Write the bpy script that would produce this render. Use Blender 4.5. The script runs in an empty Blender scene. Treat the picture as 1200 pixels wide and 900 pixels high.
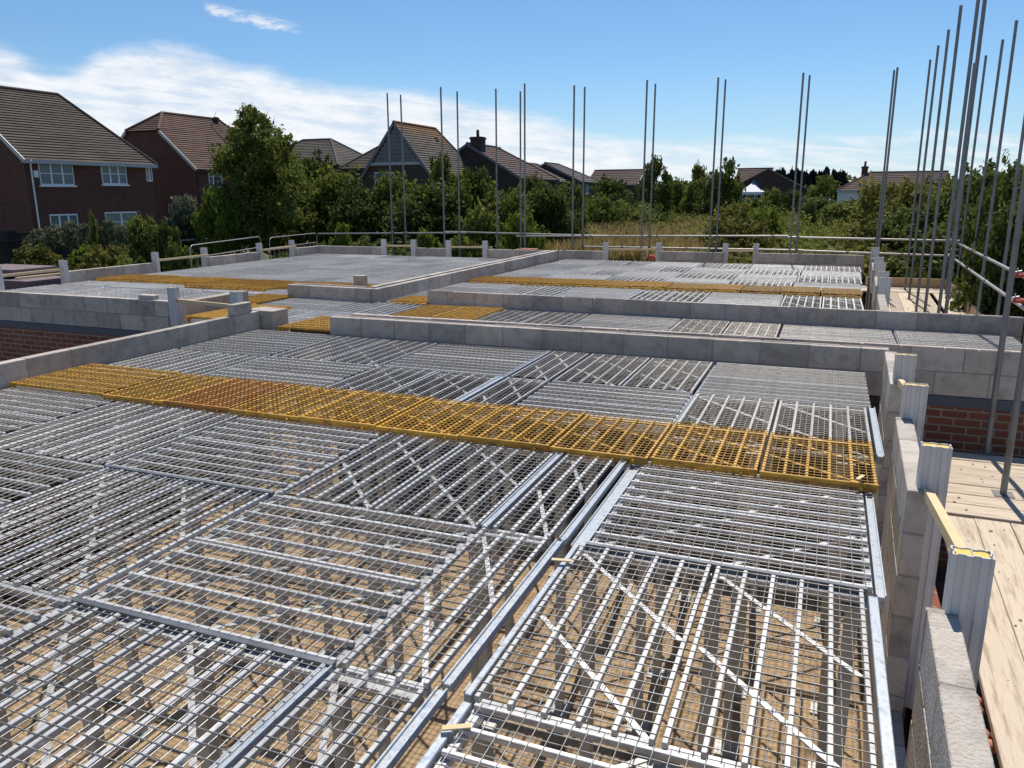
import bpy, math, random
import numpy as np
from mathutils import Vector, Matrix
R = math.radians
random.seed(7); RNG = np.random.default_rng(7)
col = bpy.context.scene.collection
scene = bpy.context.scene

# ------------------------------------------------------------------ camera
H = 1.6; F = 917.68
PITCH, YAW, ROLL = R(13.5586), R(21.7866), R(-0.2895)
fwd = Vector((-math.sin(YAW)*math.cos(PITCH), math.cos(YAW)*math.cos(PITCH), -math.sin(PITCH)))
rt0 = Vector((math.cos(YAW), math.sin(YAW), 0)); up0 = rt0.cross(fwd)
rt = math.cos(ROLL)*rt0 + math.sin(ROLL)*up0
upv = -math.sin(ROLL)*rt0 + math.cos(ROLL)*up0
camd = bpy.data.cameras.new('camera'); cam = bpy.data.objects.new('camera', camd); col.objects.link(cam)
m = Matrix((rt, upv, -fwd)).transposed().to_4x4(); m.translation = (0, 0, H); cam.matrix_world = m
camd.sensor_width = 36; camd.lens = 36*F/1200; camd.clip_start = 0.05; camd.clip_end = 6000
scene.camera = cam

def ray(U, V): return rt*(U-600) - upv*(V-450) + fwd*F
def at(U, V, Y):
    d = ray(U, V); t = Y/d.y; return Vector((d.x*t, Y, H+d.z*t))
def atX(U, V, X):
    d = ray(U, V); t = X/d.x; return Vector((X, d.y*t, H+d.z*t))
def atZ(U, V, z):
    d = ray(U, V); t = (z-H)/d.z; return Vector((d.x*t, d.y*t, z))

# ------------------------------------------------------------------ materials
def new_mat(name):
    mt = bpy.data.materials.new(name); mt.use_nodes = True
    nt = mt.node_tree; b = nt.nodes['Principled BSDF']
    return mt, nt, b
def N(nt, t, **k):
    n = nt.nodes.new(t)
    for a, v in k.items():
        if a in n.inputs.keys() if isinstance(a, str) else False: n.inputs[a].default_value = v
        else: setattr(n, a, v)
    return n
def ramp(nt, stops):
    r = nt.nodes.new('ShaderNodeValToRGB'); e = r.color_ramp.elements
    e[0].position, e[0].color = stops[0][0], (*stops[0][1], 1)
    e[1].position, e[1].color = stops[-1][0], (*stops[-1][1], 1)
    for p, c in stops[1:-1]:
        x = e.new(p); x.color = (*c, 1)
    return r
def surf(name, c1, c2, scale=8, rough=.8, metal=0., bump=.3, bscale=60, bdist=.004, attr=None, attr_amt=.25, c3=None, stretch=None, spec=.5, detail=8, orand=0.0):
    """noise mix of real surface colours plus bump; optional per-piece tone attribute"""
    mt, nt, b = new_mat(name); L = nt.links.new
    tc = nt.nodes.new('ShaderNodeTexCoord'); src = tc.outputs['Object']
    if stretch:
        mp = nt.nodes.new('ShaderNodeMapping'); mp.inputs['Scale'].default_value = stretch; L(src, mp.inputs[0]); src = mp.outputs[0]
    n = nt.nodes.new('ShaderNodeTexNoise'); n.inputs['Scale'].default_value = scale; n.inputs['Detail'].default_value = detail; n.inputs['Roughness'].default_value = .65; L(src, n.inputs['Vector'])
    st = [(.3, c1), (.7, c2)] if c3 is None else [(.3, c1), (.52, c2), (.72, c3)]
    r = ramp(nt, st); L(n.outputs['Fac'], r.inputs[0]); colr = r.outputs[0]
    if attr:
        a = nt.nodes.new('ShaderNodeAttribute'); a.attribute_name = attr
        mr = nt.nodes.new('ShaderNodeMapRange'); mr.inputs['To Min'].default_value = 1-attr_amt; mr.inputs['To Max'].default_value = 1+attr_amt; L(a.outputs['Fac'], mr.inputs['Value'])
        mx = nt.nodes.new('ShaderNodeVectorMath'); mx.operation = 'SCALE'; L(colr, mx.inputs[0]); L(mr.outputs[0], mx.inputs['Scale']); colr = mx.outputs[0]
    if orand:
        oi = nt.nodes.new('ShaderNodeObjectInfo'); m2 = nt.nodes.new('ShaderNodeMapRange'); m2.inputs['To Min'].default_value = 1-orand; m2.inputs['To Max'].default_value = 1+orand; L(oi.outputs['Random'], m2.inputs['Value'])
        x2 = nt.nodes.new('ShaderNodeVectorMath'); x2.operation = 'SCALE'; L(colr, x2.inputs[0]); L(m2.outputs[0], x2.inputs['Scale']); colr = x2.outputs[0]
    L(colr, b.inputs['Base Color'])
    b.inputs['Roughness'].default_value = rough; b.inputs['Metallic'].default_value = metal
    b.inputs['Specular IOR Level'].default_value = spec
    if bump:
        n2 = nt.nodes.new('ShaderNodeTexNoise'); n2.inputs['Scale'].default_value = bscale; n2.inputs['Detail'].default_value = 6; L(src, n2.inputs['Vector'])
        bp = nt.nodes.new('ShaderNodeBump'); bp.inputs['Strength'].default_value = bump; bp.inputs['Distance'].default_value = bdist; L(n2.outputs['Fac'], bp.inputs['Height']); L(bp.outputs[0], b.inputs['Normal'])
    return mt
M = {}
M['galv'] = surf('galvanised_steel', (.30, .29, .275), (.60, .59, .57), 11, .40, .3, .25, 90, .002, c3=(.42, .385, .33), orand=.2)
M['galv_wire'] = surf('galvanised_wire', (.20, .19, .18), (.40, .39, .37), 14, .42, .55, 0, c3=(.22, .16, .11), orand=.2)
M['galv_new'] = surf('far_sunlit_galvanised_steel', (.50, .50, .49), (.72, .715, .70), 5, .42, .25, .25, 60, .002, c3=(.60, .585, .55), orand=.12)  # same steel as galv; sunlit brightness of far panels put into the colour
M['galv_wire_new'] = surf('far_sunlit_galvanised_wire', (.26, .255, .24), (.46, .455, .44), 14, .42, .4, 0, c3=(.40, .36, .31), orand=.22)  # same wire as galv_wire, lightened in colour for the sunlit far decks
M['rail'] = surf('zinc_rail', (.24, .30, .38), (.46, .485, .515), 26, .42, .35, .2, 60, .002, c3=(.24, .22, .195))
M['yellow'] = surf('worn_yellow_paint', (.22, .095, .02), (.60, .325, .03), 12, .5, .0, .25, 70, .002, c3=(.70, .44, .08), orand=.2)
M['orange'] = surf('rusty_orange_paint', (.26, .10, .03), (.50, .22, .03), 9, .6, .0, .25, 70, .002, c3=(.34, .13, .035), orand=.12)
M['tube'] = surf('scaffold_tube_steel', (.12, .12, .125), (.22, .22, .22), 5, .45, .4, .2, 50, .002, c3=(.19, .165, .145), stretch=(3, 3, .7))
M['block'] = surf('concrete_block', (.29, .25, .215), (.50, .445, .385), 4, .95, 0, 1.0, 70, .011, attr='tone', attr_amt=.2, c3=(.38, .30, .24))
M['mortar'] = surf('mortar', (.26, .235, .21), (.36, .33, .30), 30, .95, 0, .5, 90, .004)
M['pink_mortar'] = surf('pinkish_mortar_bed', (.50, .38, .33), (.62, .52, .46), 25, .95, 0, .6, 80, .006)
M['dpc'] = surf('dark_damp_proof_band', (.055, .065, .09), (.10, .11, .13), 10, .6, 0, .3, 40, .004)
M['pvc'] = surf('grey_white_pvc', (.56, .535, .515), (.68, .655, .635), 4, .45, 0, .0)
M['foam'] = surf('yellow_insulation_foam', (.70, .50, .10), (.80, .62, .2), 60, .9, 0, .8, 200, .004)
M['timber'] = surf('sawn_pine', (.62, .46, .24), (.74, .58, .34), 6, .75, 0, .3, 40, .003, stretch=(1, 8, 8))
M['board'] = surf('weathered_scaffold_board', (.27, .20, .135), (.54, .44, .325), 5, .8, 0, .5, 30, .006, attr='tone', attr_amt=.2, c3=(.47, .40, .32), stretch=(6, .5, 6))
M['boardx'] = surf('weathered_scaffold_board_cross', (.27, .20, .135), (.54, .44, .325), 5, .8, 0, .5, 30, .006, attr='tone', attr_amt=.2, c3=(.47, .40, .32), stretch=(.5, 6, 6))
M['toe'] = surf('orange_toe_board_timber', (.55, .36, .19), (.66, .47, .27), 3, .8, 0, .3, 40, .003, stretch=(6, .6, 2))
M['slab'] = surf('sandy_ground_slab', (.16, .105, .06), (.44, .31, .18), 4.5, .95, 0, 1.0, 12, .05, c3=(.32, .22, .13))
M['prop'] = surf('steel_prop', (.34, .34, .33), (.50, .48, .44), 6, .5, .3, .2, 50, .002)
M['white_upvc'] = surf('white_window_frame', (.74, .75, .76), (.80, .80, .80), 3, .35, 0, 0)
M['fascia'] = surf('grey_white_fascia', (.36, .36, .36), (.46, .46, .455), 3, .5, 0, 0)
M['red_plastic'] = surf('red_coupler', (.42, .05, .04), (.55, .09, .07), 30, .5, 0, .4, 60, .004)
M['grey_brick_pack'] = surf('purple_grey_brick_pack', (.15, .11, .115), (.23, .175, .175), 8, .9, 0, .6, 60, .006)
M['terracotta'] = surf('terracotta_fragments', (.42, .14, .07), (.58, .24, .13), 14, .85, 0, .4, 60, .004)
M['dark_steel'] = surf('dark_channel_steel', (.09, .095, .10), (.20, .205, .215), 8, .45, .4, .2, 50, .002)
M['hair'] = surf('grey_hair', (.35, .33, .31), (.45, .43, .41), 30, .9)
M['skin'] = surf('skin', (.50, .30, .22), (.56, .35, .26), 10, .6)
M['shirt'] = surf('mauve_shirt', (.20, .17, .30), (.26, .22, .36), 10, .9)
M['dark_timber'] = surf('dark_fence_timber', (.030, .025, .022), (.060, .050, .042), 3, .9, 0, .4, 40, .006, attr='tone', attr_amt=.25, stretch=(6, 6, .6))
M['cladding'] = surf('grey_weatherboard', (.13, .13, .14), (.19, .195, .20), 3, .8, 0, 0)
M['white_wall'] = surf('white_painted_wall', (.66, .67, .68), (.76, .76, .76), 2, .8, 0, .2, 20, .01)
M['marquee'] = surf('white_marquee_canvas', (.80, .80, .82), (.86, .86, .86), 2, .7, 0, 0)
M['blue_canvas'] = surf('blue_canvas', (.06, .09, .20), (.09, .13, .26), 2, .7, 0, 0)
M['curtain'] = surf('pale_curtain', (.40, .42, .40), (.52, .53, .50), 2, .9, 0, 0, stretch=(12, 12, .4))
def glass(name, c):
    mt, nt, b = new_mat(name); b.inputs['Base Color'].default_value = (*c, 1); b.inputs['Roughness'].default_value = .12; b.inputs['Specular IOR Level'].default_value = .35
    return mt
M['glass'] = glass('window_glass', (.10, .15, .175)); M['glass_pale'] = glass('window_glass_with_blinds', (.20, .25, .23))

def brick_mat(name, c1, c2, mort, bw=.225, bh=.075, axis='YZ', scale=1.0, msize=.01):
    mt, nt, b = new_mat(name); L = nt.links.new
    tc = nt.nodes.new('ShaderNodeTexCoord'); sp = nt.nodes.new('ShaderNodeSeparateXYZ'); L(tc.outputs['Object'], sp.inputs[0])
    ad = nt.nodes.new('ShaderNodeMath'); ad.operation = 'ADD'; L(sp.outputs['X'], ad.inputs[0]); L(sp.outputs['Y'], ad.inputs[1])
    cb = nt.nodes.new('ShaderNodeCombineXYZ'); L(ad.outputs[0], cb.inputs['X']); L(sp.outputs['Z'], cb.inputs['Y'])
    br = nt.nodes.new('ShaderNodeTexBrick'); L(cb.outputs[0], br.inputs['Vector']); br.inputs['Scale'].default_value = 1
    br.inputs['Brick Width'].default_value = bw; br.inputs['Row Height'].default_value = bh; br.inputs['Mortar Size'].default_value = msize; br.inputs['Mortar Smooth'].default_value = .3
    br.inputs['Color1'].default_value = (*c1, 1); br.inputs['Color2'].default_value = (*c2, 1); br.inputs['Mortar'].default_value = (*mort, 1)
    n = nt.nodes.new('ShaderNodeTexNoise'); n.inputs['Scale'].default_value = 1.3; n.inputs['Detail'].default_value = 6; L(tc.outputs['Object'], n.inputs['Vector'])
    mr = nt.nodes.new('ShaderNodeMapRange'); mr.inputs['To Min'].default_value = .65; mr.inputs['To Max'].default_value = 1.3; L(n.outputs['Fac'], mr.inputs['Value'])
    mx = nt.nodes.new('ShaderNodeVectorMath'); mx.operation = 'SCALE'; L(br.outputs['Color'], mx.inputs[0]); L(mr.outputs[0], mx.inputs['Scale'])
    L(mx.outputs[0], b.inputs['Base Color']); b.inputs['Roughness'].default_value = .9
    bp = nt.nodes.new('ShaderNodeBump'); bp.inputs['Strength'].default_value = .6; bp.inputs['Distance'].default_value = .008; bp.invert = True
    L(br.outputs['Fac'], bp.inputs['Height']); L(bp.outputs[0], b.inputs['Normal'])
    return mt
M['brick'] = brick_mat('red_brick', (.20, .058, .032), (.27, .085, .045), (.30, .24, .18))
M['shaded_brick'] = brick_mat('under_deck_shaded_brick', (.045, .035, .032), (.075, .055, .048), (.09, .08, .07))  # brick darkened so its colour carries the shade below the deck
M['house_brick'] = brick_mat('dark_red_house_brick', (.095, .030, .020), (.145, .049, .031), (.085, .062, .055))
M['house_brick_brown'] = brick_mat('brown_house_brick', (.055, .034, .027), (.080, .048, .036), (.085, .07, .06))
def roof_mat(name, c1, c2, c3=None):
    return surf(name, c1, c2, 1.6, .9, 0, .4, 14, .02, attr='tone', attr_amt=.22, c3=c3)
M['roof_brown'] = roof_mat('dark_brown_roof_tile', (.052, .040, .032), (.082, .062, .048))
M['roof_red'] = roof_mat('red_brown_roof_tile', (.085, .044, .032), (.125, .066, .047))
M['roof_grey'] = roof_mat('grey_brown_roof_tile', (.07, .058, .052), (.105, .088, .078))
M['roof_dark'] = roof_mat('dark_red_roof_tile', (.062, .034, .030), (.092, .052, .044))
def lichen_roof():
    mt = roof_mat('lichened_roof_tile', (.075, .062, .052), (.11, .092, .075)); nt = mt.node_tree; L = nt.links.new; b = nt.nodes['Principled BSDF']
    src = b.inputs['Base Color'].links[0].from_socket
    g = nt.nodes.new('ShaderNodeNewGeometry'); sp = nt.nodes.new('ShaderNodeSeparateXYZ'); L(g.outputs['Position'], sp.inputs[0])
    n = nt.nodes.new('ShaderNodeTexNoise'); n.inputs['Scale'].default_value = .7; n.inputs['Detail'].default_value = 8; L(g.outputs['Position'], n.inputs['Vector'])
    a = nt.nodes.new('ShaderNodeMath'); a.operation = 'MULTIPLY_ADD'; L(n.outputs['Fac'], a.inputs[0]); a.inputs[1].default_value = 3.2; L(sp.outputs['Z'], a.inputs[2])
    mr = nt.nodes.new('ShaderNodeMapRange'); mr.inputs['From Min'].default_value = 7.0; mr.inputs['From Max'].default_value = 8.6; L(a.outputs[0], mr.inputs['Value'])
    mx = nt.nodes.new('ShaderNodeMix'); mx.data_type = 'RGBA'; L(mr.outputs[0], mx.inputs['Factor']); L(src, mx.inputs['A']); mx.inputs['B'].default_value = (.24, .10, .03, 1)
    L(mx.outputs['Result'], b.inputs['Base Color']); return mt
M['roof_lichen'] = lichen_roof()

def leaf_mat(name, dark, light, trans=.25):
    mt, nt, b = new_mat(name); L = nt.links.new
    a = nt.nodes.new('ShaderNodeAttribute'); a.attribute_name = 'tone'
    r = ramp(nt, [(0, dark), (1, light)]); L(a.outputs['Fac'], r.inputs[0]); L(r.outputs[0], b.inputs['Base Color'])
    b.inputs['Roughness'].default_value = .7; b.inputs['Specular IOR Level'].default_value = .18
    t = nt.nodes.new('ShaderNodeBsdfTranslucent'); L(r.outputs[0], t.inputs['Color'])
    mix = nt.nodes.new('ShaderNodeMixShader'); mix.inputs[0].default_value = trans
    out = nt.nodes['Material Output']; L(b.outputs[0], mix.inputs[1]); L(t.outputs[0], mix.inputs[2]); L(mix.outputs[0], out.inputs['Surface'])
    return mt
M['leaf_dark'] = leaf_mat('dark_green_leaves', (.040, .060, .014), (.15, .18, .038), .38)
M['leaf_mid'] = leaf_mat('mid_green_leaves', (.062, .088, .016), (.23, .255, .05), .4)
M['leaf_lime'] = leaf_mat('yellow_green_leaves', (.09, .13, .015), (.24, .29, .04), .42)
M['leaf_olive'] = leaf_mat('olive_leaves', (.075, .078, .018), (.26, .24, .055), .38)
M['leaf_conifer'] = leaf_mat('blue_black_conifer', (.010, .018, .014), (.022, .034, .025), .1)
M['leaf_pale'] = leaf_mat('pale_blossom_leaves', (.08, .10, .04), (.26, .27, .16))
M['grass_tan'] = leaf_mat('dry_tan_grass', (.20, .14, .05), (.46, .36, .16), .5)
M['grass_green'] = leaf_mat('rough_green_grass', (.10, .12, .026), (.28, .30, .08), .5)
M['leaf_field'] = leaf_mat('sunlit_field_leaves', (.085, .11, .018), (.28, .30, .06), .42)
M['bark'] = surf('bark', (.06, .045, .03), (.11, .085, .06), 6, .95, 0, .6, 20, .02)
M['field'] = surf('scrub_ground', (.045, .055, .018), (.10, .095, .035), .35, .95, 0, .5, 4, .1, c3=(.13, .11, .045))
M['soil'] = surf('site_soil', (.06, .045, .032), (.12, .09, .065), .8, .95, 0, .6, 10, .05, c3=(.10, .09, .05))

# ------------------------------------------------------------------ helpers
def tag(o, label=None, cat=None, group=None, kind=None):
    if label: o['label'] = label
    if cat: o['category'] = cat
    if group: o['group'] = group
    if kind: o['kind'] = kind
    elif cat: o['kind'] = 'thing'
    return o
def empty(name, loc=(0, 0, 0), rz=0.0):
    o = bpy.data.objects.new(name, None); col.objects.link(o); o.location = loc; o.rotation_euler = (0, 0, rz); o.empty_display_size = .1
    return o
def link(name, me, parent=None, loc=(0, 0, 0), rz=0.0):
    o = bpy.data.objects.new(name, me); col.objects.link(o); o.location = loc; o.rotation_euler = (0, 0, rz)
    if parent: o.parent = parent
    return o
class MB:
    def __init__(s): s.v = []; s.f = []; s.t = []; s.mi = []; s.sm = []
    def add(s, vs, fs, tone=None, mi=0, smooth=False):
        n = len(s.v); s.v += [tuple(x) for x in vs]; s.f += [tuple(i+n for i in f) for f in fs]
        tone = random.random() if tone is None else tone
        s.t += [tone]*len(fs); s.mi += [mi]*len(fs); s.sm += [smooth]*len(fs)
    def box(s, x0, x1, y0, y1, z0, z1, tone=None, mi=0, bev=0.0):
        if bev <= 0:
            vs = [(x0, y0, z0), (x1, y0, z0), (x1, y1, z0), (x0, y1, z0), (x0, y0, z1), (x1, y0, z1), (x1, y1, z1), (x0, y1, z1)]
            s.add(vs, [(0, 3, 2, 1), (4, 5, 6, 7), (0, 1, 5, 4), (1, 2, 6, 5), (2, 3, 7, 6), (3, 0, 4, 7)], tone, mi)
        else:
            b = bev; vs = []; cx = (x0, x1); cy = (y0, y1); cz = (z0, z1); idx = {}
            for i in (0, 1):
                for j in (0, 1):
                    for k in (0, 1):
                        dx, dy, dz = (b if i == 0 else -b), (b if j == 0 else -b), (b if k == 0 else -b)
                        idx[i, j, k, 'x'] = len(vs); vs.append((cx[i], cy[j]+dy, cz[k]+dz))
                        idx[i, j, k, 'y'] = len(vs); vs.append((cx[i]+dx, cy[j], cz[k]+dz))
                        idx[i, j, k, 'z'] = len(vs); vs.append((cx[i]+dx, cy[j]+dy, cz[k]))
            fs = []
            I = idx
            for i in (0, 1):
                fs.append((I[i,0,0,'x'], I[i,1,0,'x'], I[i,1,1,'x'], I[i,0,1,'x']))
                fs.append((I[0,i,0,'y'], I[1,i,0,'y'], I[1,i,1,'y'], I[0,i,1,'y']))
                fs.append((I[0,0,i,'z'], I[1,0,i,'z'], I[1,1,i,'z'], I[0,1,i,'z']))
                for j in (0, 1):
                    fs.append((I[i,j,0,'x'], I[i,j,1,'x'], I[i,j,1,'y'], I[i,j,0,'y']))
                    fs.append((I[i,0,j,'x'], I[i,1,j,'x'], I[i,1,j,'z'], I[i,0,j,'z']))
                    fs.append((I[0,i,j,'y'], I[1,i,j,'y'], I[1,i,j,'z'], I[0,i,j,'z']))
                    for k in (0, 1): fs.append((I[i,j,k,'x'], I[i,j,k,'y'], I[i,j,k,'z']))
            s.add(vs, fs, tone, mi)
    def tube(s, a, b, r, n=10, r2=None, caps=True, tone=None, mi=0):
        a = Vector(a); b = Vector(b); d = (b-a).normalized(); r2 = r if r2 is None else r2
        u = d.orthogonal().normalized(); w = d.cross(u)
        vs = []
        for p, rr in ((a, r), (b, r2)):
            for i in range(n):
                t = 2*math.pi*i/n; vs.append(p+u*math.cos(t)*rr+w*math.sin(t)*rr)
        fs = [(i, (i+1) % n, n+(i+1) % n, n+i) for i in range(n)]
        s.add(vs, fs, tone, mi, smooth=n > 5)
        if caps: s.add(vs[:n], [tuple(range(n))[::-1]], tone, mi); s.add(vs[n:], [tuple(range(n))], tone, mi)
    def bar(s, a, b, w, h, tone=None, mi=0):
        """rectangular bar from a to b, width w (horizontal), height h"""
        a = Vector(a); b = Vector(b); d = (b-a).normalized(); side = d.cross(Vector((0, 0, 1)))
        if side.length < 1e-4: side = Vector((1, 0, 0))
        side.normalize(); u = side.cross(d).normalized(); vs = []
        for p in (a, b):
            for i, j in ((-1, -1), (1, -1), (1, 1), (-1, 1)): vs.append(p+side*(i*w/2)+u*(j*h/2))
        s.add(vs, [(0, 1, 2, 3), (7, 6, 5, 4), (0, 4, 5, 1), (1, 5, 6, 2), (2, 6, 7, 3), (3, 7, 4, 0)], tone, mi)
    def mesh(s, name, mats):
        me = bpy.data.meshes.new(name); me.from_pydata(s.v, [], s.f)
        mats = mats if isinstance(mats, (list, tuple)) else [mats]
        for m_ in mats: me.materials.append(M[m_])
        me.polygons.foreach_set('material_index', s.mi); me.polygons.foreach_set('use_smooth', s.sm)
        a = me.attributes.new('tone', 'FLOAT', 'FACE'); a.data.foreach_set('value', s.t)
        me.update()
        import bmesh
        bm = bmesh.new(); bm.from_mesh(me); bmesh.ops.recalc_face_normals(bm, faces=bm.faces); bm.to_mesh(me); bm.free()
        return me
    def build(s, name, mats, parent=None, loc=(0, 0, 0), rz=0.0): return link(name, s.mesh(name, mats), parent, loc, rz)
ORD = ['first', 'second', 'third', 'fourth', 'fifth', 'sixth', 'seventh', 'eighth', 'ninth', 'tenth', 'eleventh', 'twelfth', 'thirteenth', 'fourteenth', 'fifteenth', 'sixteenth', 'seventeenth', 'eighteenth', 'nineteenth', 'twentieth']

# ------------------------------------------------------------------ ground
g = MB()
def gz(x, y): return -1.95
me = bpy.data.meshes.new('ground')
g.add([(-900, -120, -1.95), (900, -120, -1.95), (900, 1600, -1.95), (-900, 1600, -1.95)], [(0, 1, 2, 3)])
tag(g.build('ground', 'field'), kind='structure')
s_ = MB(); s_.box(-6.6, .9, -3, 8.2, -1.94, -1.90); s_.box(-14.0, 2.3, 8.2, 20.1, -1.94, -1.90)
tag(s_.build('floor_slab', 'slab'), kind='structure')
s_ = MB(); s_.add([(-26, -6, -1.946), (8, -6, -1.946), (8, 24, -1.946), (-26, 24, -1.946)], [(0, 1, 2, 3)])
tag(s_.build('site_ground', 'soil'), kind='structure')

# ------------------------------------------------------------------ deck panels
BAR = .0175
def panel_parts(Ln, W, nb, cw=.05, pw=.04, rr=.0017):
    """bars along local X; top of mesh at z=0"""
    bar = MB(); bar.box(0.004, Ln-.004, -BAR/2, BAR/2, -.028, -.0045, bev=.002)
    rail = MB(); rail.box(0, .034, -W/2+.006, W/2-.006, -.060, -.030, bev=.002)
    mesh = MB(); n = int(round((Ln-.06)/cw)); r = rr
    for i in range(n+1):
        x = .03+(Ln-.06)*i/n; mesh.tube((x, -W/2+.004, -.0025), (x, W/2-.004, -.0025), r*1.1, 6, caps=False)
    k = int(round((W-.03)/pw))
    for i in range(k+1):
        y = -W/2+.015+(W-.03)*i/k; mesh.tube((.01, y, -.0072), (Ln-.01, y, -.0072), r*1.1, 6, caps=False)
    brace = MB(); brace.bar((.03, -W/2+.03, -.0335), (Ln*.5-.02, W/2-.03, -.0335), .022, .006)
    ys = [-W/2+.014+(W-.028)*i/(nb-1) for i in range(nb)]
    return dict(bar=bar, rail=rail, mesh=mesh, brace=brace, ys=ys, L=Ln, W=W)
KITS = {}
def kit(Ln, W, nb, steel, wire):
    key = (round(Ln, 2), round(W, 2), nb, steel)
    if key not in KITS:
        p = panel_parts(Ln, W, nb, rr=.0017 if steel == 'galv' else .0025)
        d = dict(ys=p['ys'], L=Ln)
        d['bar'] = p['bar'].mesh('bar', steel); d['rail'] = p['rail'].mesh('end_rail', steel); d['mesh'] = p['mesh'].mesh('wire_mesh', wire); d['brace'] = p['brace'].mesh('diagonal_brace', steel)
        f = MB()                                   # one-piece version for far away panels
        for y in p['ys']: f.box(.004, Ln-.004, y-BAR/2, y+BAR/2, -.028, -.0045)
        f.box(0, .045, -W/2+.006, W/2-.006, -.060, -.030); f.box(Ln-.045, Ln, -W/2+.006, W/2-.006, -.060, -.030)
        f.bar((.03, -W/2+.03, -.0335), (Ln*.5-.02, W/2-.03, -.0335), .022, .006); f.bar((Ln*.5, -W/2+.03, -.0335), (Ln-.05, W/2-.03, -.0335), .022, .006)
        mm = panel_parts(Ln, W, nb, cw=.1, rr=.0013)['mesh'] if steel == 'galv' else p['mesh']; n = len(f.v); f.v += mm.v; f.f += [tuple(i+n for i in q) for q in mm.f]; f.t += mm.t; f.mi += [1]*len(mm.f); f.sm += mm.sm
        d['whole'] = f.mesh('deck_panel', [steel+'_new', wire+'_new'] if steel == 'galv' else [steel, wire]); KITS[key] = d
    return KITS[key]
def panel(x0, x1, y0, y1, along, nb, label, cat, group, full=True, steel='galv', wire='galv_wire', z=0.0, name='deck_panel', brace=True):
    gap = .006; dz = z+random.uniform(-.003, .003); ja = random.uniform(-.0025, .0025)
    if along == 'X':
        Ln, W = x1-x0-2*gap, y1-y0-2*gap; loc = (x0+gap, (y0+y1)/2, dz); rz = ja
    else:
        Ln, W = y1-y0-2*gap, x1-x0-2*gap; loc = ((x0+x1)/2, y0+gap, dz); rz = math.pi/2+ja
    K = kit(Ln, W, nb, steel, wire)
    if not full:
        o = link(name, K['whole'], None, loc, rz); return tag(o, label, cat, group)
    root = empty(name, loc, rz); tag(root, label, cat, group)
    for y in K['ys']: link('bar', K['bar'], root, (0, y, 0))
    link('end_rail', K['rail'], root); link('end_rail', K['rail'], root, (K['L']-.034, 0, 0))
    link('wire_mesh', K['mesh'], root)
    if brace: link('diagonal_brace', K['brace'], root); link('diagonal_brace', K['brace'], root, (K['L']*.5-.03, 0, 0))
    return root
def cell(x0, x1, y0, y1, along, where, group, full=True, nb=6, nth='', **k):
    """a pair of panels filling one bay"""
    if along == 'X':
        ym = (y0+y1)/2
        for a, b, w in ((y0, ym, 'front'), (ym, y1, 'rear')):
            panel(x0, x1, a, b, 'X', nb, 'galvanised mesh panel, %s half of %s pair from right, %s' % (w, nth, where), 'deck panel', group, full, **k)
    else:
        xm = (x0+x1)/2
        for a, b, w in ((x0, xm, 'left'), (xm, x1, 'right')):
            panel(a, b, y0, y1, 'Y', nb, 'galvanised mesh panel, %s half of %s pair from right, %s' % (w, nth, where), 'deck panel', group, full, **k)
GN = 'galvanised deck panels of the near room'
rowsA = [('row nearest the camera', .80, 2.04, [(-.955, .235, 'X'), (-2.75, -1.51, 'Y'), (-4.0, -2.77, 'X'), (-5.25, -4.02, 'Y')]),
         ('second row before the yellow strip', 2.05, 3.31, [(-.975, .265, 'Y'), (-2.75, -1.50, 'X'), (-4.0, -2.77, 'Y'), (-5.25, -4.02, 'X'), (-6.5, -5.27, 'Y')]),
         ('row just before the yellow strip', 3.32, 4.60, [(-.955, .30, 'X'), (-2.75, -1.51, 'Y'), (-4.0, -2.77, 'X'), (-5.25, -4.02, 'Y'), (-6.52, -5.27, 'X')]),
         ('row just behind the yellow strip', 5.20, 6.44, [(-.92, .385, 'Y'), (-2.19, -.94, 'X'), (-3.95, -2.69, 'Y'), (-5.27, -3.97, 'X'), (-6.52, -5.29, 'Y')]),
         ('row against the block wall', 6.46, 7.74, [(-.93, .42, 'X'), (-2.19, -.95, 'Y'), (-3.95, -2.63, 'X'), (-5.27, -3.97, 'Y'), (-6.5, -5.29, 'X')])]
for where, y0, y1, cs in rowsA:
    for i, (x0, x1, al) in enumerate(cs): cell(x0, x1, y0, y1, al, where, GN, nth=ORD[i])
# narrow four-bar panels
for y0, y1, xa, xb, w in ((.80, 2.04, -1.49, -1.125, 'row nearest the camera'), (2.05, 3.31, -1.49, -1.125, 'second row before the yellow strip'), (3.32, 4.60, -1.45, -1.125, 'row just before the yellow strip'),
                     (5.20, 6.44, -2.61, -2.21, 'row just behind the yellow strip'), (6.46, 7.74, -2.61, -2.21, 'row against the block wall')):
    panel(xa, xb, y0, y1, 'Y', 4, 'narrow four-bar galvanised mesh panel in the %s' % w, 'deck panel', 'narrow deck panels of the near room')
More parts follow.
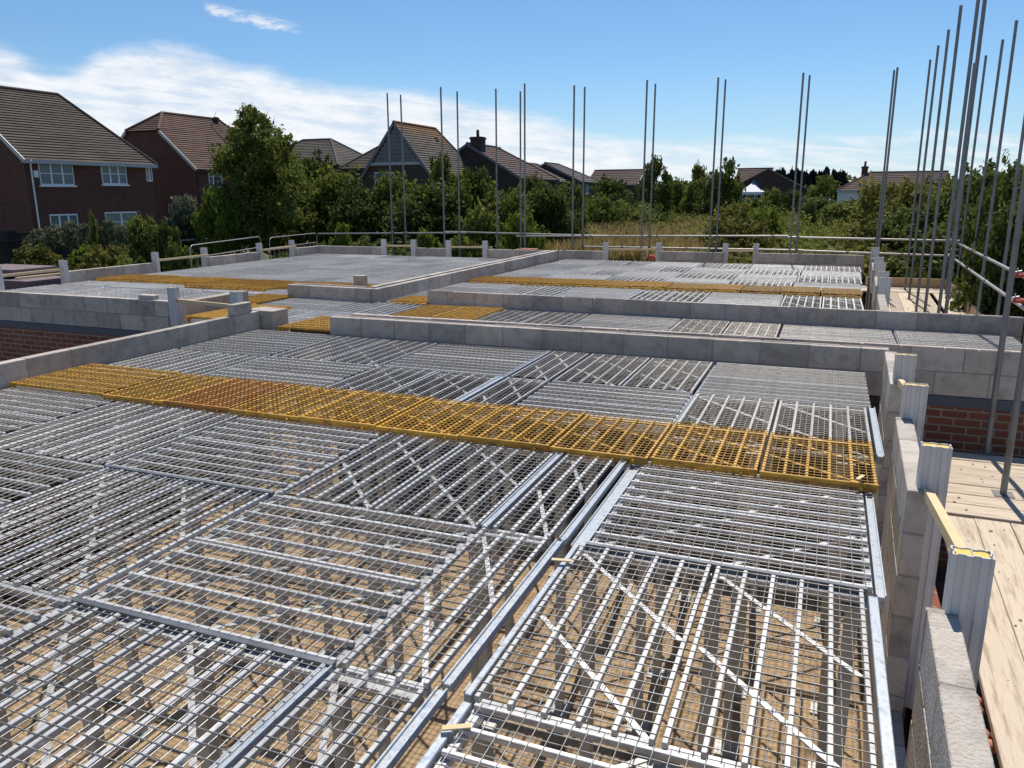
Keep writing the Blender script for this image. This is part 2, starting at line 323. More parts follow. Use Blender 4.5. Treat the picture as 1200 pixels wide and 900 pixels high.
# flat rails (decking beams)
def rail(x0, x1, y0, y1, z0, z1, label, group='flat zinc rails between deck panels', mat='rail', lip=True):
    b = MB(); b.box(x0, x1, y0, y1, z0, z1-.004, bev=.003)
    o = b.build('infill_rail', mat); tag(o, label, 'rail', group)
    if lip:
        for xx in ((x0, x0+.006), (x1-.006, x1)) if (x1-x0) < (y1-y0) else ():
            l_ = MB(); l_.box(xx[0], xx[1], y0, y1, z1-.004, z1+.006); l_.build('rail_lip', mat, o)
    return o
rail(-1.10, -1.06, .2, 2.06, -.035, -.008, 'flat zinc rail at bottom centre, nearest piece of the long rail')
rail(-1.095, -1.056, 2.085, 3.30, -.035, -.004, 'flat zinc rail, middle piece between the narrow and square panels')
rail(-1.088, -1.048, 3.32, 4.55, -.035, -.005, 'bluish flat zinc rail ending under the yellow strip')
rail(-1.50, -1.458, 3.32, 4.57, -.05, -.002, 'flat rail left of the narrow panel before the yellow strip')
rail(-1.535, -1.495, .80, 2.03, -.05, -.006, 'flat rail left of the nearest narrow panel')
rail(.27, .308, .9, 3.26, -.07, -.004, 'wide zinc edge rail along the nearest right edge', lip=False)
rail(.392, .435, 5.2, 6.44, -.06, -.006, 'bluish zinc edge rail behind the yellow strip at the right')
rail(.305, .345, 3.32, 4.60, -.09, -.034, 'bluish zinc edge rail before the yellow strip at the right')
rail(-1.03, -.96, 3.32, 4.60, -.10, -.036, 'blue-grey support rail under ends of bars left of right panel')
rail(-2.685, -2.63, 5.2, 6.44, -.06, -.006, 'flat zinc rail behind the yellow strip left of narrow panel')
rail(-.94, -.905, 5.2, 7.7, -.09, -.036, 'zinc support rail under panel ends near the block wall')
rail(-2.665, -2.625, 6.46, 7.72, -.06, -.006, 'flat zinc rail against the block wall left of narrow panel')
rail(-1.002, -.977, 2.06, 3.30, -.05, -.003, 'whitish narrow rail along the left side of the nearest square panels', lip=False)
rail(-.99, -.958, 1.2, 2.03, -.05, -.006, 'short pale rail piece at the bottom beside the wooden wedge', lip=False)
# dark seam channels (X direction)
for i, (xa, xb, y) in enumerate(((-2.76, -1.5, 2.045), (-.95, .27, 3.315), (-4.02, -2.76, 3.315), (-1.46, .0, .79), (-5.27, -4.0, 2.045))):
    b = MB(); b.box(xa, xb, y-.016, y+.012, -.045, -.001, bev=.002)
    tag(b.build('seam_channel', 'dark_steel'), ['dark channel seam below the left x-bar panel near bottom', 'dark channel seam between right panels before yellow strip', 'dark channel seam left of centre between panel rows', 'dark channel seam at bottom edge of the deck', 'dark channel seam at the far left between rows'][i], 'channel', 'dark channel seams between panel rows')

# yellow strips
def ystrip(x0, x1, y0, y1, n, z, where, group, first_x=False, full=True, orange=(), along='Y', nb=6):
    w = (x1-x0)/n
    for i in range(n):
        st = 'orange' if i in orange else 'yellow'
        colr = 'rusty orange' if i in orange else 'worn yellow'
        k = n-1-i
        lab = '%s panel, %s from right end of %s' % (colr, ORD[k], where) if n > 1 else '%s mesh panel %s' % (colr, where)
        zz = z + (.007 if i % 2 else 0)
        panel(x0+i*w, x0+(i+1)*w, y0, y1, along, nb, lab, 'deck panel', group, full, st, st, z=zz, name='yellow_deck_panel')
        if along == 'Y' and full:
            b = MB(); b.box(x0+i*w+.004, x0+(i+1)*w-.004, y0-.012, y0+.006, z-.028+(.007 if i % 2 else 0), z-.004+(.007 if i % 2 else 0), bev=.003)
            b.tube((x0+(i+.85)*w, y0-.028, z-.03), (x0+(i+.85)*w, y0+.01, z-.03), .012, 8)
            o_ = [q for q in bpy.data.objects if q.get('label') == lab][0]
            e = b.build('edge_rail', st); e.parent = o_; e.matrix_parent_inverse = o_.matrix_basis.inverted()
YS = 'yellow mesh panels of the long near strip'
xr = .375; wy = .645
ystrip(xr-9*wy, xr, 4.545, 5.40, 9, .035, 'long near yellow strip', YS, orange=(1,))
for k, (a, b) in enumerate(((4.545, 4.97), (4.97, 5.40))):
    panel(-6.56, xr-9*wy-.01, a, b, 'X', 4, 'yellow mesh panel at left end of the near strip, %s half' % ('front', 'rear')[k], 'deck panel', YS, True, 'yellow', 'yellow', z=.035, name='yellow_deck_panel', brace=False)

# corridor between the two long walls
XS = [1.25*i for i in range(10)]
GC = 'galvanised deck panels of the corridor'
for r_, (y0, y1) in enumerate(((8.22, 9.36), (9.37, 10.50))):
    for i in range(8):
        x1 = 2.06-i*1.262; x0 = x1-1.25
        if r_ == 1 and x0 < -6.9 and False: continue
        al = 'Y' if (i+r_) % 2 else 'X'
        if r_ == 0 and i in (5,): continue
        if r_ == 0 and i in (0, 1): al = 'Y'
        if r_ == 1 and i in (0, 1): al = 'X'
        if x0 < -8.05: x0 = -8.05
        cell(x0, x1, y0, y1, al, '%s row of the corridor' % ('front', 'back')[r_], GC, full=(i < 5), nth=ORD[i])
YC = 'small yellow panels bridging the corridor'
ystrip(-5.42, -4.22, 8.35, 10.30, 2, .035, 'corridor patch right of centre', YC, full=False)
ystrip(-6.20, -5.55, 10.46, 11.15, 1, .035, 'in the gap between the two long far walls', YC, full=False)
panel(-6.30, -5.46, 7.86, 8.80, 'X', 7, 'worn yellow mesh panel in doorway left of the near block wall', 'deck panel', YC, False, 'yellow', 'yellow', z=.03, name='yellow_deck_panel')
panel(-8.06, -6.95, 8.16, 8.80, 'X', 6, 'worn yellow mesh panel behind the timber noggin, front half', 'deck panel', YC, False, 'yellow', 'yellow', z=.03, name='yellow_deck_panel')
panel(-8.04, -7.25, 8.80, 9.45, 'X', 6, 'worn yellow mesh panel behind the timber noggin, rear half', 'deck panel', YC, False, 'yellow', 'yellow', z=.03, name='yellow_deck_panel')
panel(-8.72, -8.05, 9.64, 10.6, 'Y', 6, 'worn yellow mesh panel in the doorway beside the left inner wall', 'deck panel', YC, False, 'yellow', 'yellow', z=.03, name='yellow_deck_panel')

# far right room and left rooms
def room(name, xr_, dx, nx, ys, ywall, group, shear=.0, skip=None):
    for r_, (y0, y1) in enumerate(ys):
        for i in range(nx):
            x1 = xr_-i*(dx+.012)+shear*(y0-ys[0][0]); x0 = x1-dx
            if skip and skip(x0, x1, y0, y1): continue
            al = 'Y' if (i+r_) % 2 else 'X'
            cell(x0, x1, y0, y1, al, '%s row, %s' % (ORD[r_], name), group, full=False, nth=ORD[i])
room('far right room', .52, 1.15, 6, [(10.72, 12.1), (12.12, 13.5), (14.45, 15.65), (15.67, 16.87), (16.89, 18.09), (18.11, 19.35)], 0, 'galvanised deck panels of the far right room', .025)
ystrip(-6.30, .57, 13.55, 14.40, 11, .04, 'far right yellow strip', 'yellow mesh panels of the far right strip', full=False)
room('back left room', -6.62, 1.15, 6, [(10.72, 11.4), (12.35, 13.5), (13.52, 14.7), (14.72, 15.9), (15.92, 17.1), (17.12, 18.2), (18.22, 19.1)], 0, 'galvanised deck panels of the back left room')
room('front left room', -8.75, 1.2, 4, [(8.42, 9.5), (9.52, 10.6)], 0, 'galvanised deck panels of the front left room')
ystrip(-13.5, -6.75, 11.45, 12.32, 10, .04, 'far left yellow strip', 'yellow mesh panels of the far left strip', full=False)
ystrip(-10.8, -9.0, 11.0, 11.42, 3, .05, 'short second row of the far left strip', 'yellow mesh panels of the short far left row', full=False)

# support props below the near room
pm = MB(); pm.box(-.028, .028, -.028, .028, -1.89, -.10, bev=.004)
hm = MB(); hm.box(-.06, .06, -.06, .06, -.10, -.068, bev=.004); hm.box(-.012, .012, -.012, .012, -.068, -.036)
bm_ = MB(); bm_.box(-.07, .07, -.07, .07, -1.90, -1.885)
cm = MB(); cm.tube((0, 0, -1.0), (0, 0, -.93), .042, 12)
pL, pH, pB, pC = pm.mesh('leg', 'prop'), hm.mesh('head', 'prop'), bm_.mesh('base_plate', 'prop'), cm.mesh('collar', 'prop')
for r_, y in enumerate((.80, 2.045, 3.315, 4.57, 5.22, 6.45, 7.70)):
    for c_, x in enumerate((.22, -.35, -.93, -1.48, -2.12, -2.76, -3.38, -4.01, -4.64, -5.26, -5.9, -6.45)):
        pr = empty('support_prop', (x, y, 0), random.uniform(-.1, .1))
        tag(pr, 'grey steel prop under the deck, %s column from the right, %s row from camera' % (ORD[c_], ORD[r_]), 'prop', 'steel props under the near deck')
        link('leg', pL, pr); link('head', pH, pr); link('base_plate', pB, pr)

# timber offcuts / packs visible as chips on the deck
for i, (u, v, z, yw) in enumerate(((535, 853, .004, .5), (658, 657, .012, .2), (1008, 560, .06, 1.2))):
    p = atZ(u, v, z); b = MB(); b.box(-.045, .045, -.011, .011, 0, .006, bev=.001)
    o = b.build('wood_offcut', 'timber', None, p, yw)
    tag(o, ('small wooden wedge lying at the bottom centre of the deck', 'small wooden wedge beside the long flat rail', 'small wooden wedge at right end of yellow strip')[i], 'wood offcut', 'small wooden wedges on the deck')

# ------------------------------------------------------------------ block walls
def block_wall(name, p0, p1, th, ztop, courses, label, zbot=None, side=1, shift=0.0, bed=None, brick_below=False, bl=.44, group=None, low='shaded_brick'):
    """p0->p1 the visible face line, thickness th to the left (side=1) of travel"""
    p0 = Vector((*p0, 0)); p1 = Vector((*p1, 0)); d = (p1-p0); Ln = d.length; rz = math.atan2(d.y, d.x)
    y0, y1 = (0, th) if side > 0 else (-th, 0)
    root = empty(name, (p0.x, p0.y, 0), rz)
    b = MB(); mo = MB(); z = ztop; ch = .215; j = .01
    for c in range(courses):
        x = -((c % 2)*.225+shift) % .45
        x = x-.45 if x > 0 else x
        while x < Ln-.005:
            a, e = max(0, x), min(Ln, x+bl)
            if e-a > .03: b.box(a, e, y0+random.uniform(-.0015, .0015), y1+random.uniform(-.0015, .0015), z-ch, z+random.uniform(-.0015, .0015), bev=.004)
            x += .45
        z -= ch+j
    mo.box(.004, Ln-.004, y0+.0035, y1-.0035, z+j*.5, ztop-.0015)
    b.build('blockwork', 'block', root); mo.build('mortar', 'mortar', root)
    if bed: # mortar left on the bed of the wall head
        t = MB()
        x = 0
        while x < Ln:
            w = random.uniform(.2, .5); t.box(x, min(Ln, x+w), y0+bed[0]+random.uniform(0, .008), y0+bed[1]-random.uniform(0, .01), ztop-.002, ztop+random.uniform(.003, .009), bev=.002); x += w+random.uniform(0, .03)
        t.build('mortar_bed', 'pink_mortar', root)
    if brick_below:
        t = MB(); t.box(0, Ln, y0-.004, y1, z-.10, z, bev=.003); t.build('damp_proof_band', 'dpc', root)
        t = MB(); t.box(0, Ln, y0, y1, -1.95, z-.10); t.build('brickwork', 'brick', root)
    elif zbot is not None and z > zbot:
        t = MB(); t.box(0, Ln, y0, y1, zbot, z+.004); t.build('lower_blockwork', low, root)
    return tag(root, label, 'block wall', group)
# near room
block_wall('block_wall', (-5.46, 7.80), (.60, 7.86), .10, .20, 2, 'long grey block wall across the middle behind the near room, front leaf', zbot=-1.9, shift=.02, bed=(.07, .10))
block_wall('block_wall', (-5.30, 8.02), (2.10, 8.085), .10, .205, 2, 'rear leaf of the long middle block wall, running on to the right', brick_below=True, shift=.2, bed=(.0, .035))
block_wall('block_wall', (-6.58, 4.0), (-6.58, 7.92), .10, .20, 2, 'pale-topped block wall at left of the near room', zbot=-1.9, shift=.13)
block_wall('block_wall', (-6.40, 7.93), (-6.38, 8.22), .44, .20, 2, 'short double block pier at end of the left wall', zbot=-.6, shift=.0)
t = MB(); t.box(-.10, 0, 0, .32, .204, .335, bev=.006); tag(t.build('concrete_block', 'block', None, (-6.57, 7.45, 0), 0), 'loose grey block standing on the left wall beside the post', 'concrete block')
# far walls
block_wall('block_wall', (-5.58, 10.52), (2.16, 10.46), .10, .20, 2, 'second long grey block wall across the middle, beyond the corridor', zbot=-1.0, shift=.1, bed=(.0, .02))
block_wall('block_wall', (2.16, 8.08), (2.19, 10.46), .10, .20, 2, 'short end block wall closing the corridor at the right', zbot=-.7, side=-1)
block_wall('block_wall', (-6.42, 10.46), (-6.50, 19.55), .10, .20, 2, 'long block wall running away from centre, right leaf', zbot=-.6, side=1, shift=.05)
block_wall('block_wall', (-6.60, 10.70), (-6.68, 19.50), .10, .205, 1, 'long block wall running away from centre, left leaf', zbot=-.6, side=1, shift=.25)
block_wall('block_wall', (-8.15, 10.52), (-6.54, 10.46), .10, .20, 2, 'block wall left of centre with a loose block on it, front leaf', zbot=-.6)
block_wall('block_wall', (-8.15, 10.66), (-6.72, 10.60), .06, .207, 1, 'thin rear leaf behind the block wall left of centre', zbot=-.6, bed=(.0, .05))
t = MB(); t.box(0, .21, 0, .14, .0, .21, bev=.006); tag(t.build('concrete_block', 'block', None, (-7.78, 11.9, .21-.19), .1), 'loose grey block standing on the mesh behind the left centre wall', 'concrete block')
# void wall
block_wall('block_wall', (-16.2, 8.26), (-8.42, 8.24), .10, .20, 2, 'block wall over red brickwork at the left of the open void', brick_below=True, shift=.1)
t = MB(); t.box(0, .28, 0, .1, .2, .262, bev=.006); tag(t.build('concrete_block', 'block', None, (-8.98, 8.28, 0), 0), 'half block lying on the void wall beside the post', 'concrete block')
block_wall('block_wall', (-8.13, 8.28), (-8.18, 9.62), .17, .20, 2, 'brownish inner block wall behind the timber noggin', zbot=-.6)
# left outer wall
GW = 'grey block upstands of the outer walls'
XL = -13.70
for y0, y1, lb in ((8.9, 9.62, 'lone block at the far left edge beside the timber rail'), (11.0, 13.22, 'low block wall on left outer edge, nearest stretch'), (14.86, 16.72, 'low block wall on left outer edge, middle stretch'), (18.25, 19.32, 'short block wall at the far left corner')):
    block_wall('block_wall', (XL, y0), (XL, y1), .10, .20, 2, lb, zbot=-.6)
for x0, x1, lb, yy in ((-13.78, -11.62, 'back edge block wall, leftmost stretch', 19.32), (-10.58, -9.66, 'back edge block wall, short stretch between two posts', 19.36), (-8.45, -6.62, 'back edge block wall, stretch meeting the long centre wall', 19.45),
                   (-6.5, -5.33, 'back edge block wall right of the long centre wall', 19.60), (-3.98, -2.40, 'back edge block wall between the red bags and a post', 20.0), (-1.60, .80, 'back edge block wall, rightmost stretch', 20.1)):
    block_wall('block_wall', (x0, yy), (x1, yy+.02), .10, .20, 2, lb, zbot=-.6)

# right wall: inner leaf with openings (drifts slightly in x)
def sx(y): return .028*y
def rwall(xb, y0, y1, label, zt=.20, courses=5, steps=()):
    return block_wall('block_wall', (xb+sx(y0), y0), (xb+sx(y1), y1), .10, zt, courses, label, zbot=-1.9, side=-1, low='block')
rwall(.34, 1.0, 2.83, 'nearest block wall at bottom right with rough top')
rwall(.34, 4.02, 5.42, 'block wall on right edge between the two window openings')
rwall(.34, 6.40, 7.78, 'block wall on right edge nearest the long middle wall')
# below the openings
for a, b_, w in ((2.84, 4.01, 'nearest'), (5.43, 6.39, 'second')):
    block_wall('block_wall', (.34+sx(a), a), (.34+sx(b_), b_), .10, -1.0, 3, 'low block sill wall below the %s right opening' % w, zbot=-1.9, side=-1)
# far right wall, stepped blocks and posts
for i, (y0, y1, zt) in enumerate(((10.62, 12.3, .20), (13.45, 15.0, .20), (16.3, 18.0, .20), (19.2, 20.15, .20))):
    block_wall('block_wall', (.34+sx(y0)+.02, y0), (.34+sx(y1)+.02, y1), .10, zt, 2, 'far right edge block pier, %s from the near end' % ORD[i], zbot=-1.2, side=-1, group='block piers along the far right edge')
# brick outer leaf (not yet raised) beside the platform
t = MB(); t.box(.70, .80, .6, 7.9, -1.95, -.80); tag(t.build('brick_wall', 'brick'), 'low red brick outer leaf between closers and scaffold boards', 'brick wall')
for i in range(12):
    y = 2.95+i*.075+random.uniform(-.03, .03); x = .755+random.uniform(-.05, .05)
    t = MB(); t.tube((0, 0, 0), (random.uniform(.02, .1), random.uniform(.03, .12), random.uniform(-.01, .02)), .035, 9, r2=.03)
    o = t.build('clay_fragment', 'terracotta', None, (x, y, -.76), 0); tag(o, 'broken terracotta piece in the gap at the bottom right', 'brick fragment', 'broken terracotta pieces in the bottom right gap')

# ------------------------------------------------------------------ cavity closers (ribbed white posts)
def closer(x, y, ztop, zbot, w, d, label, rz=0.0, foam=True, group='ribbed white cavity closers on the right edge'):
    """w along local X (wide ribbed face towards -Y), d along Y"""
    root = empty('cavity_closer', (x, y, ztop), rz); tag(root, label, 'cavity closer', group)
    b = MB(); n = 4; pts = []
    # front outline with flutes
    fl = [0, .10, .14, .30, .34, .48, .52, .66, .70, .86, .90, 1.0]
    dep = [0, 0, .008, .008, 0, 0, .008, .008, 0, 0, .006, 0]
    for f_, q in zip(fl, dep): pts.append((f_*w, q))
    side = [(w, d*.3), (w-.006, d*.34), (w-.006, d*.6), (w, d*.64), (w, d)]
    pts += side
    for f_, q in zip(fl[::-1], dep[::-1]): pts.append((f_*w, d-q))
    pts += [(0, d*.64), (.006, d*.6), (.006, d*.34), (0, d*.3)]
    k = len(pts); H_ = ztop-zbot
    # hollow top : walls 4 mm
    cx, cy = w/2, d/2
    inn = [(cx+(px-cx)*(1-.006*2/w), cy+(py-cy)*(1-.012/d)) for px, py in pts]
    vs = [(px, py, 0) for px, py in pts]+[(px, py, -H_) for px, py in pts]+[(px, py, 0) for px, py in inn]+[(px, py, -.012) for px, py in inn]
    fs = [(i, (i+1) % k, k+(i+1) % k, k+i) for i in range(k)]+[(i, (i+1) % k, 2*k+(i+1) % k, 2*k+i) for i in range(k)]+[(2*k+i, 2*k+(i+1) % k, 3*k+(i+1) % k, 3*k+i) for i in range(k)]
    b.add(vs, fs, .5); b.box(w*.49, w*.51, .006, d-.006, -.012, -.001)
    b.build('profile', 'pvc', root)
    t = MB(); t.box(.012, w*.48, .010, d-.010, -.05, -.004); t.box(w*.52, w-.012, .010, d-.010, -.05, -.006); t.build('foam_core', 'foam', root)
    return root
cl = [(2.80, 'nearest white closer, tall with yellow foam in its top'), (4.06, 'second white closer, at near side of the timber noggin'), (5.40, 'third white closer, with timber lodged beside it'), (6.44, 'fourth white closer, farthest before the long middle wall')]
for i, (y, lb) in enumerate(cl):
    closer(.475+.018*(y-2.8), y, .42, -1.0, .125+.006*i, .075, lb)
for i, (y, x) in enumerate(((12.45, .73), (13.45, .755), (15.15, .80), (16.55, .835), (19.5, .90))):
    closer(x, y, .42, -1.0, .15+.005*i, .08, 'white closer on the far right edge, %s from the near end' % ORD[i], group='white cavity closers along the far right edge')
# timber noggins between closers (right)
def noggin(a, b, w, h, label, group='timber noggins between closers'):
    t = MB(); t.bar(a, b, w, h); return tag(t.build('timber_noggin', 'timber'), label, 'timber', group)
noggin((.545, 4.04, .19), (.53, 2.88, .36), .038, .045, 'pale timber noggin between the two nearest closers')
noggin((.585, 6.42, .22), (.575, 5.48, .33), .035, .045, 'pale timber noggin between the two farther closers')
# left and back closers
lp = [(-8.17, 8.02, 'white post at the end of the void wall'), (-7.06, 7.95, 'white post beside the loose block on the left wall'),
      (XL-.08, 10.92, 'white post at near end of the left outer wall'), (XL-.13, 13.24, 'white post at middle of the left outer wall'), (XL-.20, 14.80, 'white post right of the barrier on the left edge'),
      (XL-.16, 16.74, 'white post behind the left outer wall, fourth along'), (XL-.2, 18.15, 'white post nearest the far left corner'), (XL-.02, 9.55, 'white post cut off by the left edge of the view'),
      (-11.62, 19.26, 'white post on back wall, leftmost'), (-10.70, 19.3, 'white post on back wall, second from left'), (-9.65, 19.34, 'white post on back wall, third from left'), (-8.58, 19.38, 'white post on back wall, fourth from left'),
      (-5.33, 19.62, 'white post on back wall, right of the long centre wall'), (-4.05, 20.0, 'white post beside the red bag on the back wall'), (-2.42, 20.1, 'white post on back wall, second from right'), (-1.70, 20.2, 'white post on back wall, rightmost')]
for x, y, lb in lp: closer(x, y, .42, -.6, .13, .09, lb, group='white posts on the left and back edges')
noggin((-8.08, 8.06, .25), (-7.02, 8.0, .225), .03, .045, 'thin timber noggin bridging the doorway left of centre', 'timber noggins at the edges')
ed = [((XL, 9.6), (XL, 10.95), 'far left edge beside the stacked packs'), ((XL, 13.3), (XL, 14.82), 'left edge between two posts'), ((XL, 16.8), (XL, 18.2), 'left edge near the far corner'),
      ((-11.5, 19.32), (-10.62, 19.36), 'back edge, leftmost gap'), ((-9.55, 19.38), (-8.5, 19.42), 'back edge, second gap from left'), ((-5.2, 19.7), (-4.0, 19.98), 'back edge, gap beside the red bag'), ((-2.3, 20.1), (-1.62, 20.16), 'back edge, rightmost gap')]
for a, b_, lb in ed: noggin((*a, .24), (*b_, .25), .045, .045, 'pale timber rail on the %s' % lb, 'timber noggins at the edges')

# ------------------------------------------------------------------ scaffold
ZP = -.68
def coupler(parent, p, r=.035):
    c = MB(); c.box(p[0]-r, p[0]+r, p[1]-r, p[1]+r, p[2]-.03, p[2]+.03, bev=.012); c.tube((p[0], p[1]-r*1.6, p[2]+.01), (p[0], p[1]+r*1.6, p[2]+.01), .009, 6)
    return c.build('coupler', 'tube', parent)
def pole(x, y, z1, label, group, z0=-1.95, r=.0242, clips=()):
    root = empty('scaffold_pole', (x, y, z0)); tag(root, label, 'scaffold pole', group)
    t = MB(); lx, ly = random.uniform(-.018, .018), random.uniform(-.03, .03)
    n = 12; L_ = z1-z0
    # outer shell, inner shell rim for a hollow end
    t.tube((0, 0, 0), (lx, ly, L_), r, 14, caps=False); t.tube((lx, ly, L_-.3), (lx, ly, L_), r-.004, 14, caps=False)
    t.build('tube', 'tube', root)
    b = MB(); b.box(-.07, .07, -.07, .07, 0, .006); b.build('base_plate', 'tube', root)
    for z in clips: coupler(root, (0, 0, z-z0), .038)
    return root
tops = [(453, 109, 1), (469.5, 111, 1), (516.5, 102, 0), (535, 107, 1), (581, 104, 1), (609.7, 107, 1), (615, 98, 0), (673, 100, 0), (685.6, 102, 1), (758, 94, 0), (767.7, 98, 1), (842, 91, 0), (850, 93, 1), (941.6, 85, 0), (949.5, 88, 1), (1048.7, 82, 1), (1051.5, 79, 0)]
for i, (u, v, o_) in enumerate(tops):
    Y = 21.85 if o_ else 20.7
    p = at(u, v, Y)
    pole(p.x, Y, p.z, 'grey scaffold pole in the back row, %s from the left' % ORD[i], 'scaffold poles of the back row', clips=(.49, .17, -.75) if o_ else (-.75,))
rp = [(1.80, 21.2, 1090.7, 70), (1.74, 19.3, 1099, 53), (1.70, 17.2, 1112, 35), (1.63, 14.9, 1126.6, 6.5)]
for i, (x, Y, u, v) in enumerate(rp):
    p = at(u, v, Y); pole(p.x, Y, p.z, 'scaffold pole standing on far right boards, %s from the back' % ORD[i], 'inner poles of the right scaffold', z0=ZP+.0)
for i, (u, v, X) in enumerate(((1103, 340, 1.62), (1113, 330, 1.56))):
    p = atX(u, v, X); pole(X, p.y, 4.6, 'scaffold pole on far right boards running out of the picture top, %s' % ('left one', 'right one')[i], 'inner poles of the right scaffold', z0=ZP)
for i, (x, Y, u, v) in enumerate(((2.6, 20.67, 1139, 74), (2.64, 19.64, 1152, 65), (2.61, 17.84, 1170, 47), (2.55, 16.0, 1188, 24.5))):
    p = at(u, v, Y); pole(p.x+.05, Y, p.z, 'outer scaffold pole beyond the right guard rail, %s from the back' % ORD[i], 'outer poles of the right scaffold', clips=(.5, .15, -.75))
p = atX(1173, 340, 2.6); pole(2.6, p.y, 4.3, 'outer scaffold pole beyond right rail, nearest one, leaving the picture', 'outer poles of the right scaffold')
pole(1.475, 7.80, 4.3, 'thick near scaffold pole standing before the brick corner', 'near poles of the right scaffold', z0=ZP)
pole(1.42, 6.72, 4.3, 'thickest near scaffold pole at the right border', 'near poles of the right scaffold', z0=ZP)

def guard(a, b, label, group, couplers=()):
    a = Vector(a); b = Vector(b); root = empty('guard_rail', a); tag(root, label, 'guard rail', group)
    t = MB(); t.tube((0, 0, 0), b-a, .0242, 12); t.build('tube', 'tube_pale', root)
    for f_ in couplers:
        p = (b-a)*f_; coupler(root, p)
    return root
M['tube_pale'] = surf('pale_scaffold_tube', (.24, .235, .225), (.40, .385, .36), 5, .45, .4, .2, 50, .002, c3=(.34, .27, .21))
GB = 'guard rails along the back'
guard((-15.6, 21.93, .40), (-10.2, 21.93, .50), 'upper back guard rail, left length', GB, (.3, .6, .9))
guard((-11.0, 21.98, .52), (-5.8, 21.98, .46), 'upper back guard rail, second length with overlapping joint', GB, (.15, .5, .8))
guard((-8.6, 21.93, .42), (-1.0, 21.93, .53), 'upper back guard rail, third length', GB, (.3, .55, .95))
guard((-1.2, 21.97, .50), (3.4, 21.97, .46), 'upper back guard rail, rightmost length', GB, (.1, .5))
guard((-6.6, 21.93, .15), (-.6, 21.93, .17), 'lower back guard rail, centre length', GB, (.2, .5, .8))
guard((-.8, 21.97, .16), (3.4, 21.97, .09), 'lower back guard rail, rightmost length', GB, (.3, .6))
GRr = 'guard rails along the right side'
guard((2.74, 21.8, .50), (2.38, 9.0, .50), 'upper right guard rail, running towards the camera', GRr, (.1, .2, .32, .48))
guard((2.71, 21.8, .15), (2.28, 7.5, .15), 'lower right guard rail, running towards the camera', GRr, (.1, .2, .32, .46))
guard((2.5, 20.4, .36), (6.2, 19.8, .30), 'thin cross tube behind the right guard rail', GRr)
for i, (u, v) in enumerate(((1195, 322), (1192, 352))):
    p = atX(u, v, 2.35); root = empty('scaffold_clamp', p); tag(root, '%s red scaffold clamp at the right border' % ('upper', 'lower')[i], 'clamp', 'red scaffold clamps')
    t = MB(); t.box(-.05, .09, -.03, .03, -.035, .03, bev=.012); t.tube((-.02, -.05, .0), (.1, -.05, .01), .012, 8); t.build('jaw', 'red_plastic', root)
    t = MB(); t.tube((-.06, 0, .03), (.02, 0, .05), .012, 8); t.tube((-.03, 0, .05), (-.03, 0, .09), .008, 6); t.build('bolt', 'galv', root)

# boards
def boards_y(x0, n, y0, y1, z, desc, group, w=.225, gap=.006, shear=.028):
    for i in range(n):
        b = MB(); L_ = y1-y0; b.box(0, w-gap, 0, L_, -.038, random.uniform(-.004, .004), bev=.004)
        bd = MB(); bd.box(.002, w-gap-.002, -.002, .03, -.039, .0055)
        x = x0+i*w
        o = b.build('scaffold_board', 'board', None, (x+shear*y0, y0+random.uniform(-.03, .03), z), -math.atan(shear))
        tag(o, 'weathered board, %s from left %s' % (ORD[i], desc), 'scaffold board', group)
        e = bd.build('end_band', 'galv', o)
boards_y(.745, 6, 1.2, 6.10, ZP, 'on the near right platform', 'scaffold boards of the near right platform')
for i in range(7):
    b = MB(); b.box(0, 2.6, 0, .219, -.038, random.uniform(-.004, .004), bev=.004)
    o = b.build('scaffold_board', 'boardx', None, (.76, 6.18+i*.226, ZP), .0)
    tag(o, 'scaffold board laid crosswise below brick corner, %s from the near side' % ORD[i], 'scaffold board', 'crosswise scaffold boards below the brick corner'); e = MB(); e.box(-.002, .03, .002, .217, -.039, .0055); e.build('end_band', 'galv', o)
boards_y(.58, 5, 10.75, 16.3, ZP, 'on the far right platform, near run', 'scaffold boards of the far right platform')
boards_y(.58, 5, 16.35, 20.6, ZP, 'on the far right platform, back run', 'scaffold boards of the far right platform')
boards_y(1.78, 3, 10.75, 15.2, ZP+.004, 'on outer strip of the far platform, near run', 'scaffold boards of the far right platform')
boards_y(1.78, 3, 15.24, 20.6, ZP+.004, 'on outer strip of the far platform, back run', 'scaffold boards of the far right platform')
for i in range(5):
    b = MB(); b.box(0, 3.9, 0, .219, -.038, 0, bev=.004)
    o = b.build('scaffold_board', 'boardx', None, (-1.2, 20.68+i*.226, ZP+.002), 0)
    tag(o, 'scaffold board along the back edge, %s from the near side' % ORD[i], 'scaffold board', 'scaffold boards along the back edge'); e = MB(); e.box(3.87, 3.903, .002, .217, -.039, .003); e.build('end_band', 'galv', o)
for i, (a, b_, lb) in enumerate((((.95, 21.78), (2.78, 21.78), 'orange-brown toe board across the far end of the platform'), ((2.78, 21.7), (2.55, 15.6), 'pale toe board along the right side, back length'), ((2.56, 15.55), (2.40, 10.2), 'pale toe board along the right side, near length'))):
    d = Vector(b_)-Vector(a); t = MB(); t.box(0, d.length, 0, .038, 0, .225, bev=.004)
    o = t.build('toe_board', 'toe', None, (a[0], a[1], ZP+.004), math.atan2(d.y, d.x)); tag(o, lb, 'toe board', 'toe boards of the right scaffold')
    t = MB(); t.box(-.003, .03, -.002, .04, -.001, .227); t.build('end_band', 'galv', o)

